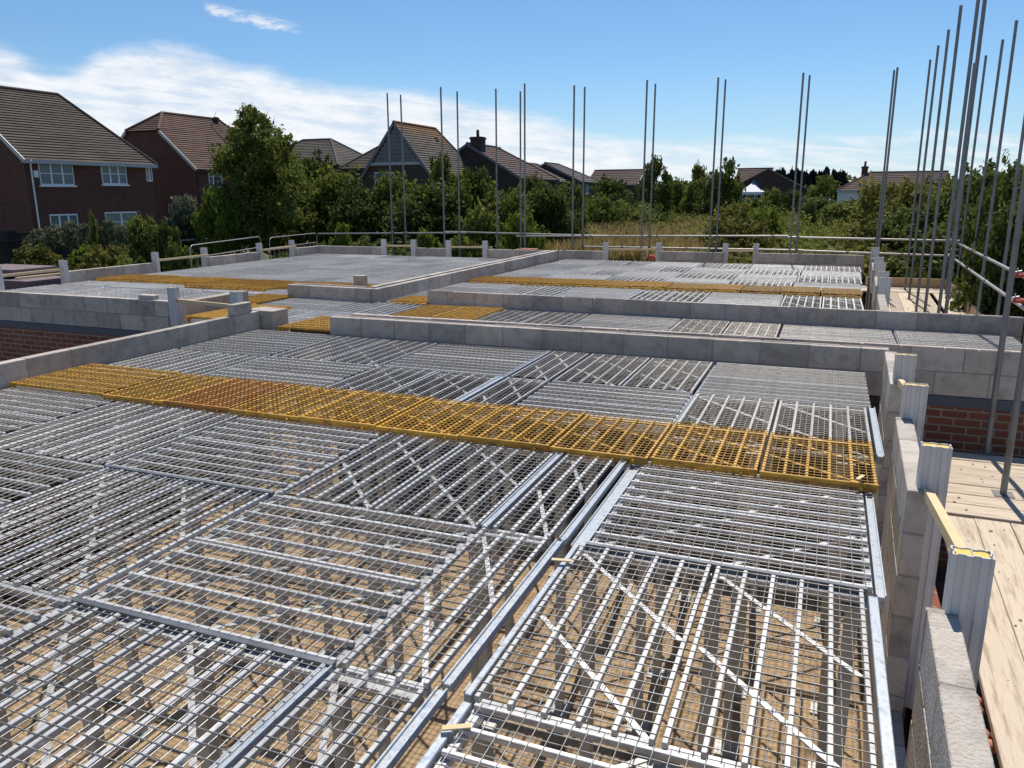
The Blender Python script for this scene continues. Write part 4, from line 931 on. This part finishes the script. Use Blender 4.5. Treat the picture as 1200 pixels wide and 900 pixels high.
def plant(name, u, vtop, wpx, Y, mat, label, cat='tree', kind='round', seed=1, zb=-1.95, nleaf=9000, size=.028, hscale=1.0, group=None, depth=1.0, low=0.0, trunk=True, taper=.12, n=56, limbs=7, rmin=.09, rmax=.19):
    top = at(u, vtop, Y); dist = (Vector((top.x, Y, 0))).length*1.0
    wd = wpx/F*(ray(u, vtop).normalized().dot(fwd)**-1)*dist*.94
    hh = top.z-zb
    root = empty(name, (top.x, Y, zb), random.uniform(0, 6.28)); tag(root, label, cat, group)
    cr = link('crown', crown(kind, seed, mat, nleaf, size, n=n, taper=taper, low=low, rmin=rmin, rmax=rmax), root)
    cz = low*hh*.0; cr.scale = (wd*.86, wd*.86*depth, hh*.97)
    if trunk:
        t = trunk_mesh(hh*.5, max(.05, hh*.025), seed, limbs=limbs); t.build('trunk', 'bark', root)
    return root
# --- the big tree at left (custom two-tier crown)
def big_tree():
    Y = 27.0; base = at(300, 290, Y); zb = -1.95
    root = empty('leafy_tree', (base.x, Y, zb)); tag(root, 'tallest leafy tree standing right of the second house', 'tree', 'trees and shrubs around the site')
    rg = random.Random(5); cs = []; rs = []
    prof = [(232, 250, 272), (205, 245, 362), (180, 262, 345), (160, 262, 325), (240, 240, 380), (265, 255, 385), (145, 275, 322), (195, 246, 350), (220, 238, 368), (255, 245, 385), (280, 255, 380)]
    prof = [(135, 284, 303), (143, 278, 318), (152, 270, 328), (163, 262, 336), (175, 262, 338), (188, 258, 345), (200, 254, 350), (212, 258, 355), (225, 255, 362), (238, 256, 366), (252, 256, 368), (266, 258, 368), (280, 260, 368)]
    for v, u0, u1 in prof:
        n_ = max(2, int((u1-u0)/13))
        for i in range(n_+3):
            u = rg.uniform(u0+4, u1-4); p = at(u, v+rg.uniform(-6, 6), Y+rg.uniform(-1.6, 1.6)*min(1, (u1-u0)/80))
            r_ = rg.uniform(.18, .34) if v < 170 else rg.uniform(.32, .62)
            cs.append((p.x-base.x, p.y-Y, p.z-zb)); rs.append((r_, r_, r_*.75))
    link('crown', leaf_mesh('crown', cs, rs, 36000, .075, 'leaf_mid', seed=3, shell=.4), root)
    t = trunk_mesh(5.0, .16, 4, limbs=12); t.build('trunk', 'bark', root)
    # wispy top shoots
    cs = []; rs = []; tw = MB()
    for i in range(16):
        u = rg.uniform(278, 345); v = 132+(abs(u-298))*.85+rg.uniform(-6, 6); p = at(u, v, Y+rg.uniform(-.8, .8)); q = at(u+(300-u)*.3, v+28, Y)
        p = Vector((p.x-base.x, p.y-Y, p.z-zb)); q = Vector((q.x-base.x, q.y-Y, q.z-zb)); tw.tube(q, p, .02, 5, r2=.006, caps=False)
        for k in range(4): c = q.lerp(p, .4+.2*k); cs.append(c); rs.append((.16, .16, .16))
    link('shoots', leaf_mesh('shoots', cs, rs, 1500, .07, 'leaf_mid', seed=9, shell=.1), root); tw.build('twigs', 'bark', root)
big_tree()
GV = 'trees and shrubs around the site'
V = [ # name,u,vtop,w,Y,mat,label,kwargs
 ('shrub', 252, 222, 50, 24.5, 'leaf_lime', 'bright yellow-green shrub below the second house window', dict(seed=11, trunk=True, size=.035)),
 ('shrub', 213, 228, 44, 27, 'leaf_pale', 'pale flowering shrub against the second house wall', dict(seed=12, size=.04)),
 ('shrub', 168, 253, 52, 20.5, 'leaf_mid', 'rounded green bush leaning over the dark fence', dict(seed=13, size=.035)),
 ('shrub', 106, 245, 14, 21, 'leaf_mid', 'slim young shoot rising above the fence', dict(seed=14, size=.08, nleaf=1200, taper=.6)),
 ('climbing_plant', 42, 268, 20, 21.5, 'leaf_pale', 'pale climbing plant on the dark fence, at left end of the fence', dict(seed=150, size=.05, zb=-.35, trunk=False, nleaf=2500)),
 ('climbing_plant', 60, 262, 22, 21.5, 'leaf_pale', 'pale climbing plant on the dark fence, below the downpipe of the left house', dict(seed=151, size=.05, zb=-.35, trunk=False, nleaf=2500)),
 ('climbing_plant', 80, 258, 20, 21.5, 'leaf_pale', 'pale climbing plant on the dark fence, under the left ground-floor window', dict(seed=152, size=.05, zb=-.35, trunk=False, nleaf=2500)),
 ('climbing_plant', 98, 262, 18, 21.5, 'leaf_pale', 'pale climbing plant on the dark fence, beside the slim shoot', dict(seed=153, size=.05, zb=-.35, trunk=False, nleaf=2500)),
 ('climbing_plant', 118, 266, 16, 21.5, 'leaf_pale', 'pale climbing plant on the dark fence, between the two ground-floor windows', dict(seed=154, size=.05, zb=-.35, trunk=False, nleaf=2500)),
 ('climbing_plant', 128, 258, 18, 21.5, 'leaf_pale', 'pale climbing plant on the dark fence, at left side of the right ground-floor window', dict(seed=155, size=.05, zb=-.35, trunk=False, nleaf=2500)),
 ('climbing_plant', 142, 262, 18, 21.5, 'leaf_pale', 'pale climbing plant on the dark fence, beside the rounded bush', dict(seed=156, size=.05, zb=-.35, trunk=False, nleaf=2500)),
 ('shrub', 196, 268, 34, 20, 'leaf_dark', 'dark low bush right of the rounded bush', dict(seed=18, size=.045)),
 ('shrub', 210, 288, 40, 16.5, 'leaf_mid', 'low green bush behind the left timber rail', dict(seed=19, size=.04)),
 ('shrub', 90, 287, 40, 17, 'leaf_lime', 'low bright green bush behind the left white post', dict(seed=20, size=.045)),
 ('weed_clump', 40, 288, 60, 17, 'leaf_olive', 'brownish seeding weeds above the brick packs', dict(seed=21, size=.03, trunk=False, rmin=.08, rmax=.16)),
 ('weed_clump', 118, 284, 62, 16.5, 'leaf_olive', 'olive weed clump behind the low left wall', dict(seed=22, size=.03, trunk=False, rmin=.08, rmax=.16)),
 ('weed_clump', 150, 298, 50, 15.5, 'leaf_mid', 'green weed clump directly behind the low left wall', dict(seed=23, size=.03, trunk=False, rmin=.08, rmax=.16)),
 ('weed_clump', 80, 312, 40, 14.5, 'leaf_olive', 'low weed clump under the left timber rail', dict(seed=24, size=.04, trunk=False, rmin=.08, rmax=.16)),
 ('tree', 352, 186, 70, 31, 'leaf_dark', 'dark leafy tree just right of the tallest tree', dict(seed=31, n=70)),
 ('tree', 395, 202, 75, 30, 'leaf_mid', 'leafy hedge tree below the left hipped wing', dict(seed=32, n=70)),
 ('tree', 432, 211, 72, 29, 'leaf_dark', 'hedge tree under the grey-clad gable, left', dict(seed=33, n=70)),
 ('tree', 470, 206, 78, 30, 'leaf_mid', 'hedge tree under the grey-clad gable, right', dict(seed=34, n=70)),
 ('tree', 524, 172, 62, 28.5, 'leaf_mid', 'taller tree growing in front of the lichened roof', dict(seed=35, n=34, taper=.55)),
 ('tree', 560, 190, 50, 30, 'leaf_dark', 'tree in front of the chimney house', dict(seed=36, n=40, taper=.3)),
 ('tree', 592, 217, 66, 29, 'leaf_mid', 'leafy tree below the reddish roof', dict(seed=37, n=60)),
 ('tree', 505, 215, 90, 27.5, 'leaf_dark', 'broad dark hedge bush left of the hedge gap', dict(seed=38, n=70)),
 ('tree', 632, 205, 44, 33, 'leaf_dark', 'dark rounded tree right of the reddish roof', dict(seed=39)),
 ('tree', 662, 212, 54, 35, 'leaf_mid', 'rounded tree before the two grey roofs', dict(seed=40)),
 ('tree', 646, 222, 58, 32, 'leaf_dark', 'low dark tree at the edge of the dry grass', dict(seed=41)),
 ('shrub', 102, 0, 0, 0, '', '', {}),
 ('shrub', 570, 238, 70, 25.5, 'leaf_mid', 'pale green bush leaning over the back rail, left of centre', dict(seed=42, size=.035)),
 ('shrub', 612, 250, 60, 25, 'leaf_lime', 'light bush beside the dry grass', dict(seed=43, size=.035)),
 ('shrub', 400, 266, 34, 24, 'leaf_lime', 'small bright bush behind the back rail, left', dict(seed=44, size=.05)),
 ('shrub', 500, 270, 42, 24, 'leaf_lime', 'small bright bush behind the overlapping rail joint', dict(seed=45, size=.05)),
 ('shrub', 545, 280, 50, 23.8, 'leaf_mid', 'low bush showing in the second back gap', dict(seed=46, size=.05)),
 ('tree', 716, 210, 60, 62, 'leaf_dark', 'dark garden tree before the far bungalow', dict(seed=47)),
 ('tree', 738, 231, 70, 56, 'leaf_mid', 'low bush row before the far bungalow', dict(seed=48)),
 ('tree', 704, 226, 60, 52, 'leaf_mid', 'bright rounded garden bush right of grey roofs', dict(seed=49)),
 ('tree', 768, 184, 48, 78, 'leaf_dark', 'tall dark rounded tree right of the far bungalow', dict(seed=50)),
 ('tree', 790, 210, 34, 84, 'leaf_mid', 'smaller light tree beside the tall dark tree', dict(seed=51)),
 ('tree', 845, 185, 56, 78, 'leaf_dark', 'large dark rounded tree left of the marquee', dict(seed=52)),
 ('tree', 818, 211, 40, 82, 'leaf_mid', 'lower tree between the two tall dark trees', dict(seed=53)),
 ('tree', 822, 192, 30, 90, 'leaf_olive', 'reddish-topped tree behind the large dark tree', dict(seed=54)),
 ('tree', 760, 235, 60, 60, 'leaf_dark', 'dark scrub bush under the tall dark tree', dict(seed=55)),
 ('tree', 905, 220, 28, 100, 'leaf_mid', 'leafy tree in front of the steep far gable', dict(seed=56)),
 ('tree', 930, 222, 34, 88, 'leaf_dark', 'grey-green bush right of the marquee', dict(seed=57)),
 ('tree', 972, 204, 40, 118, 'leaf_mid', 'light tree left of the white bungalow', dict(seed=58)),
 ('tree', 1020, 222, 40, 70, 'leaf_mid', 'bush in front of the white bungalow wall', dict(seed=59)),
 ('tree', 960, 232, 60, 75, 'leaf_dark', 'dark bush row below the shed', dict(seed=60)),
 ('tree', 1055, 214, 74, 33, 'leaf_olive', 'yellowish hedge tree at left end of the right hedge', dict(seed=61, n=70)),
 ('tree', 1100, 206, 74, 30, 'leaf_olive', 'yellowish hedge tree behind the bundle of poles', dict(seed=62, n=70)),
 ('tree', 1075, 240, 80, 27, 'leaf_dark', 'dark lower hedge bush behind the bundle of poles', dict(seed=63, n=70)),
 ('tree', 1140, 210, 70, 28, 'leaf_mid', 'green hedge tree right of the bundle of poles', dict(seed=64, n=70)),
 ('tree', 1180, 198, 80, 25, 'leaf_dark', 'dark hedge tree near the right border', dict(seed=65, n=70)),
 ('tree', 1150, 240, 90, 23.5, 'leaf_dark', 'dark dense lower hedge behind the right guard rail', dict(seed=66, n=70)),
 ('tree', 1215, 180, 90, 20, 'leaf_dark', 'tall dark hedge tree cut by the right border', dict(seed=67, n=70)),
 ('tree', 1210, 235, 100, 17.5, 'leaf_dark', 'dark hedge bush low at the right border', dict(seed=68, n=70)),
 ('shrub', 862, 238, 78, 34, 'leaf_olive', 'yellow-brown scrub bush rising from the field', dict(seed=71, n=70)),
 ('shrub', 895, 243, 60, 31, 'leaf_lime', 'yellow-green scrub bush beside the yellow-brown one', dict(seed=72, n=70)),
 ('shrub', 876, 255, 90, 28, 'leaf_olive', 'dark-centred scrub bush behind the back rail', dict(seed=73, n=70)),
 ('shrub', 884, 231, 60, 72, 'leaf_mid', 'low bush before the white marquee', dict(seed=75)),
 ('shrub', 1000, 234, 70, 66, 'leaf_mid', 'low bush row under the white bungalow', dict(seed=76)),
 ('shrub', 950, 236, 20, 60, 'leaf_dark', 'grey-green pointed shrub in the far field', dict(seed=74)),
]
for q in V:
    if q[2] == 0: continue
    nm, u, vt, w, Y, mt_, lb, kw = q
    kw = dict(kw); kw.setdefault('size', .026 if Y > 26 else .03); kw.setdefault('nleaf', 12000 if Y < 50 else 5000); 
    if Y >= 50: kw['size'] = .035
    if nm == 'tree' and 22 < Y < 36: w *= 1.45
    if nm == 'tree' and Y < 50: kw['nleaf'] = 17000; kw['size'] = .024
    cat = {'shrub': 'shrub', 'tree': 'tree', 'climbing_plant': 'climbing plant', 'weed_clump': 'weeds'}[nm]
    plant(nm if nm != 'tree' else 'leafy_tree', u, vt, w, Y, mt_, lb, cat=cat, group=GV, **kw)
# conifer belt: spiky tops
for i in range(15):
    u = 905+i*6.0+random.uniform(-1.5, 1.5); vt = 201+random.uniform(-3, 3); Y = 150+random.uniform(-5, 5)
    plant('conifer', u, vt, 17, Y, 'leaf_conifer', 'dark conifer in the far tree belt, %s from the left' % ORD[i], kind='con', seed=80+i % 3, nleaf=5000, size=.09, taper=.6, group='dark conifers of the far belt', limbs=0, zb=-1.95)
# distant low horizon wood
cs = []; rs = []; rg = random.Random(3)
for i in range(420):
    a = R(rg.uniform(-62, 24)); D_ = rg.uniform(230, 330); cs.append((D_*math.sin(a), D_*math.cos(a), rg.uniform(-1, 3.2))); rs.append((7, 7, rg.uniform(2, 3.6)))
tag(link('distant_wood', leaf_mesh('distant_wood', cs, rs, 60000, .9, 'leaf_dark', seed=77)), 'far low wood along the horizon', 'wood', kind='stuff')

# ground vegetation as stuff
def blades(name, n, region, hgt, wid, mat, seed, label, cat, zb=-1.95, clump=.5):
    rg = np.random.default_rng(seed); pts = []
    m_ = 0; X = np.empty(0); Yy = np.empty(0)
    while len(X) < n:
        x, y = region(rg, n); X = np.concatenate([X, x]); Yy = np.concatenate([Yy, y])
    X = X[:n]; Yy = Yy[:n]
    D = np.hypot(X, Yy); sc = np.clip(D/40, .55, 3.5)
    patch = .5+.5*np.sin(X*.55+1.3*np.sin(Yy*.31))*np.cos(Yy*.43+np.sin(X*.27))
    hh = hgt*(.55+.5*rg.random(n)+clump*patch); ww = wid*sc*(.6+.8*rg.random(n)); a = rg.random(n)*math.pi*2
    lx = rg.normal(size=n)*.25*hh; ly = rg.normal(size=n)*.25*hh
    z0 = zb+hh*rg.random(n)*.55
    v = np.empty((n, 4, 3)); dx = np.cos(a)*ww; dy = np.sin(a)*ww
    v[:, 0] = np.stack([X-dx, Yy-dy, z0], 1); v[:, 1] = np.stack([X+dx, Yy+dy, z0], 1)
    v[:, 2] = np.stack([X+dx*.25+lx, Yy+dy*.25+ly, zb+hh], 1); v[:, 3] = np.stack([X-dx*.25+lx, Yy-dy*.25+ly, zb+hh], 1)
    tone = np.clip(.6*rg.random(n)+.4*(1-patch), 0, 1)
    return tag(link(name, quads(name, v, tone, mat)), label, cat, kind='stuff')
def wedge(a0, a1, d0, d1, bias=2.0):
    def f_(rg, n):
        a = np.radians(a0+(a1-a0)*rg.random(n)); t = rg.random(n)**bias; D = d0*(d1/d0)**t
        return D*np.sin(a), D*np.cos(a)
    return f_
blades('dry_grass', 60000, wedge(-22, -8, 31, 62, 1.2), 1.25, .035, 'grass_tan', 1, 'dry tan grass standing in the field behind the back rail', 'grass')
blades('field_grass', 120000, wedge(-30, 16, 23.5, 200, 1.3), .75, .05, 'grass_green', 2, 'rough green grass covering the field', 'grass')
blades('weeds', 40000, lambda rg, n: (rg.uniform(-30, -14.8, n), rg.uniform(6, 30, n)), .55, .05, 'grass_green', 4, 'rough weeds between the left wall and the fence', 'weeds')
# brambles: leafy low mass
def brambles(name, boxes, n, size, mat, seed, label):
    rg = random.Random(seed); cs = []; rs = []
    for (a0, a1, d0, d1, hh, k) in boxes:
        for i in range(k):
            a = R(rg.uniform(a0, a1)); t = rg.random(); D_ = d0*(d1/d0)**t; r_ = rg.uniform(.5, 1.1)*max(1, D_/40)
            if D_*math.sin(a) < 4.2 and D_*math.cos(a) < 24: continue
            cs.append((D_*math.sin(a), D_*math.cos(a), -1.3+rg.random()*hh)); rs.append((r_, r_, r_*.5/max(1, D_/60)))
    tag(link(name, leaf_mesh(name, cs, rs, n, size, mat, seed=seed, shell=.5)), label, 'brambles', kind='stuff')
brambles('brambles', [(-8, 12, 24, 60, .75, 330), (-26, 10, 50, 130, .6, 400)], 90000, .11, 'leaf_field', 5, 'mid-green brambles covering the right of the field')
brambles('scrub', [(-26, -2, 45, 75, .8, 200), (-44, -20, 23.5, 27, .7, 110), (-6, 10, 23.3, 27, .9, 160)], 60000, .09, 'leaf_olive', 6, 'olive scrub mixed through the field')
brambles('undergrowth', [(-46, -22, 27, 31, .9, 160), (4, 16, 20, 27, 1.2, 120)], 45000, .10, 'leaf_dark', 8, 'dark undergrowth at the foot of the hedges')

# ------------------------------------------------------------------ light and sky
EL, AZ = R(60), R(-5)      # sun behind the scene, slightly left
sd = Vector((math.sin(AZ)*math.cos(EL), math.cos(AZ)*math.cos(EL), math.sin(EL)))
ld = bpy.data.lights.new('sun', 'SUN'); ld.energy = 4.5; ld.angle = R(.5); ld.color = (1, .94, .84)
lo = bpy.data.objects.new('sun', ld); col.objects.link(lo); lo.rotation_euler = (-sd).to_track_quat('-Z', 'Y').to_euler()
w = bpy.data.worlds.new('World'); scene.world = w; w.use_nodes = True; nt = w.node_tree; L = nt.links.new
bg = nt.nodes['Background']; bg.inputs['Strength'].default_value = .088
sky = nt.nodes.new('ShaderNodeTexSky'); sky.sky_type = 'NISHITA'; sky.sun_disc = False; sky.sun_elevation = EL; sky.sun_rotation = AZ; sky.altitude = 0; sky.air_density = 1.0; sky.dust_density = .0; sky.ozone_density = 2.5
tc = nt.nodes.new('ShaderNodeTexCoord'); sp = nt.nodes.new('ShaderNodeSeparateXYZ'); L(tc.outputs['Generated'], sp.inputs[0])
def mth(op, a, b=None, c=None):
    n = nt.nodes.new('ShaderNodeMath'); n.operation = op
    for i, q in enumerate((a, b, c)):
        if q is None: continue
        if isinstance(q, (int, float)): n.inputs[i].default_value = q
        else: L(q, n.inputs[i])
    return n.outputs[0]
az_ = mth('ARCTAN2', sp.outputs['X'], sp.outputs['Y'])          # 0 = +Y, negative to the left
el_ = mth('ARCSINE', sp.outputs['Z'])
cb = nt.nodes.new('ShaderNodeCombineXYZ'); L(mth('MULTIPLY', az_, 1.0), cb.inputs['X']); L(mth('MULTIPLY', el_, 3.2), cb.inputs['Y'])
def noise(scale, detail=8, rough=.6, vec=None, dist=0.0):
    n = nt.nodes.new('ShaderNodeTexNoise'); n.inputs['Scale'].default_value = scale; n.inputs['Detail'].default_value = detail; n.inputs['Roughness'].default_value = rough; n.inputs['Distortion'].default_value = dist; L(vec or cb.outputs[0], n.inputs['Vector']); return n.outputs['Fac']
def sstep(x, a, b):
    n = nt.nodes.new('ShaderNodeMapRange'); n.interpolation_type = 'SMOOTHSTEP'; L(x, n.inputs['Value']); n.inputs['From Min'].default_value = a; n.inputs['From Max'].default_value = b; return n.outputs[0]
n1 = noise(5.5, 9, .62); n2 = noise(17, 8, .6)
# upper limit of the cloud bank falls from left to right (elevation in radians)
fc = nt.nodes.new('ShaderNodeFloatCurve'); mr = nt.nodes.new('ShaderNodeMapRange'); L(az_, mr.inputs['Value']); mr.inputs['From Min'].default_value = -1.0; mr.inputs['From Max'].default_value = .35
L(mr.outputs[0], fc.inputs['Value']); cv = fc.mapping.curves[0]
def azel(u, v):
    d = ray(u, v).normalized(); return math.atan2(d.x, d.y), math.asin(d.z)
pts = []
for u, v in ((-150, 40), (0, 45), (60, 75), (120, 55), (200, 52), (300, 72), (400, 98), (480, 105), (560, 125), (640, 135), (720, 155), (800, 158), (1000, 150), (1250, 150)):
    a, e = azel(u, v); pts.append(((a+1.0)/1.35, e/.25))
cv.points[0].location = pts[0]; cv.points[1].location = pts[-1]
for p_ in pts[1:-1]: cv.points.new(*p_)
fc.mapping.update()
lim = mth('MULTIPLY', fc.outputs[0], .25)
dlt = mth('SUBTRACT', lim, el_)
edge = mth('ADD', dlt, mth('MULTIPLY', mth('SUBTRACT', n1, .5), .055))
bank = sstep(edge, -.004, .022)
fade_r = sstep(az_, .05, -.40)                                     # dense on the left, thin on the right
dens = mth('ADD', mth('MULTIPLY', fade_r, .78), mth('MULTIPLY', sstep(n2, .30, .72), .4))
cs_ = nt.nodes.new('ShaderNodeCombineXYZ'); L(az_, cs_.inputs['X']); L(mth('MULTIPLY_ADD', el_, 11.0, mth('MULTIPLY', az_, 1.2)), cs_.inputs['Y'])
n3 = noise(7, 9, .6, cs_.outputs[0], .4)
thin = mth('MULTIPLY', sstep(n3, .34, .62), .72)
dens = mth('MULTIPLY', dens, sstep(mth('ADD', n1, mth('MULTIPLY', fade_r, .45)), .30, .60))
dens = mth('MULTIPLY', dens, mth('MULTIPLY_ADD', sstep(n3, .28, .58), .25, .75))
dens = mth('MAXIMUM', dens, thin)
mask = mth('MULTIPLY', bank, dens)
# high wisp
a0, e0 = azel(238, 8); a1, e1 = azel(345, 32)
u_ = mth('DIVIDE', mth('SUBTRACT', az_, a0), a1-a0); dv = mth('SUBTRACT', el_, mth('MULTIPLY_ADD', u_, e1-e0, e0))
wn = noise(40, 8, .65)
wisp = mth('MULTIPLY', mth('MULTIPLY', sstep(u_, -.02, .1), sstep(u_, 1.15, .75)), sstep(mth('ABSOLUTE', mth('ADD', dv, mth('MULTIPLY', mth('SUBTRACT', wn, .5), .02))), .009, .001))
wisp = mth('MULTIPLY', wisp, sstep(wn, .35, .6))
mask = mth('MAXIMUM', mask, mth('MULTIPLY', wisp, .8))
mask = mth('MINIMUM', mask, .92)
mx = nt.nodes.new('ShaderNodeMix'); mx.data_type = 'RGBA'; L(mask, mx.inputs['Factor'])
tint = nt.nodes.new('ShaderNodeMix'); tint.data_type = 'RGBA'; tint.blend_type = 'MULTIPLY'; tint.inputs['Factor'].default_value = 1; L(sky.outputs[0], tint.inputs['A']); tint.inputs['B'].default_value = (.74, .95, 1.12, 1)
pale = nt.nodes.new('ShaderNodeMix'); pale.data_type = 'RGBA'; L(mth('MULTIPLY', sstep(el_, .16, -.02), .5), pale.inputs['Factor']); L(tint.outputs['Result'], pale.inputs['A']); pale.inputs['B'].default_value = (5.6, 7.1, 9.2, 1)
L(pale.outputs['Result'], mx.inputs['A']); 
cw = nt.nodes.new('ShaderNodeMix'); cw.data_type = 'RGBA'; L(sstep(mth('ADD', mth('MULTIPLY', n2, .5), mth('MULTIPLY', n3, .5)), .36, .62), cw.inputs['Factor']); cw.inputs['A'].default_value = (7.3, 8.0, 9.0, 1); cw.inputs['B'].default_value = (9.9, 10.0, 10.2, 1); L(cw.outputs['Result'], mx.inputs['B'])
L(mx.outputs['Result'], bg.inputs['Color'])
scene.view_settings.view_transform = 'Standard'; scene.view_settings.look = 'None'; scene.view_settings.exposure = 0.18; scene.view_settings.gamma = 1
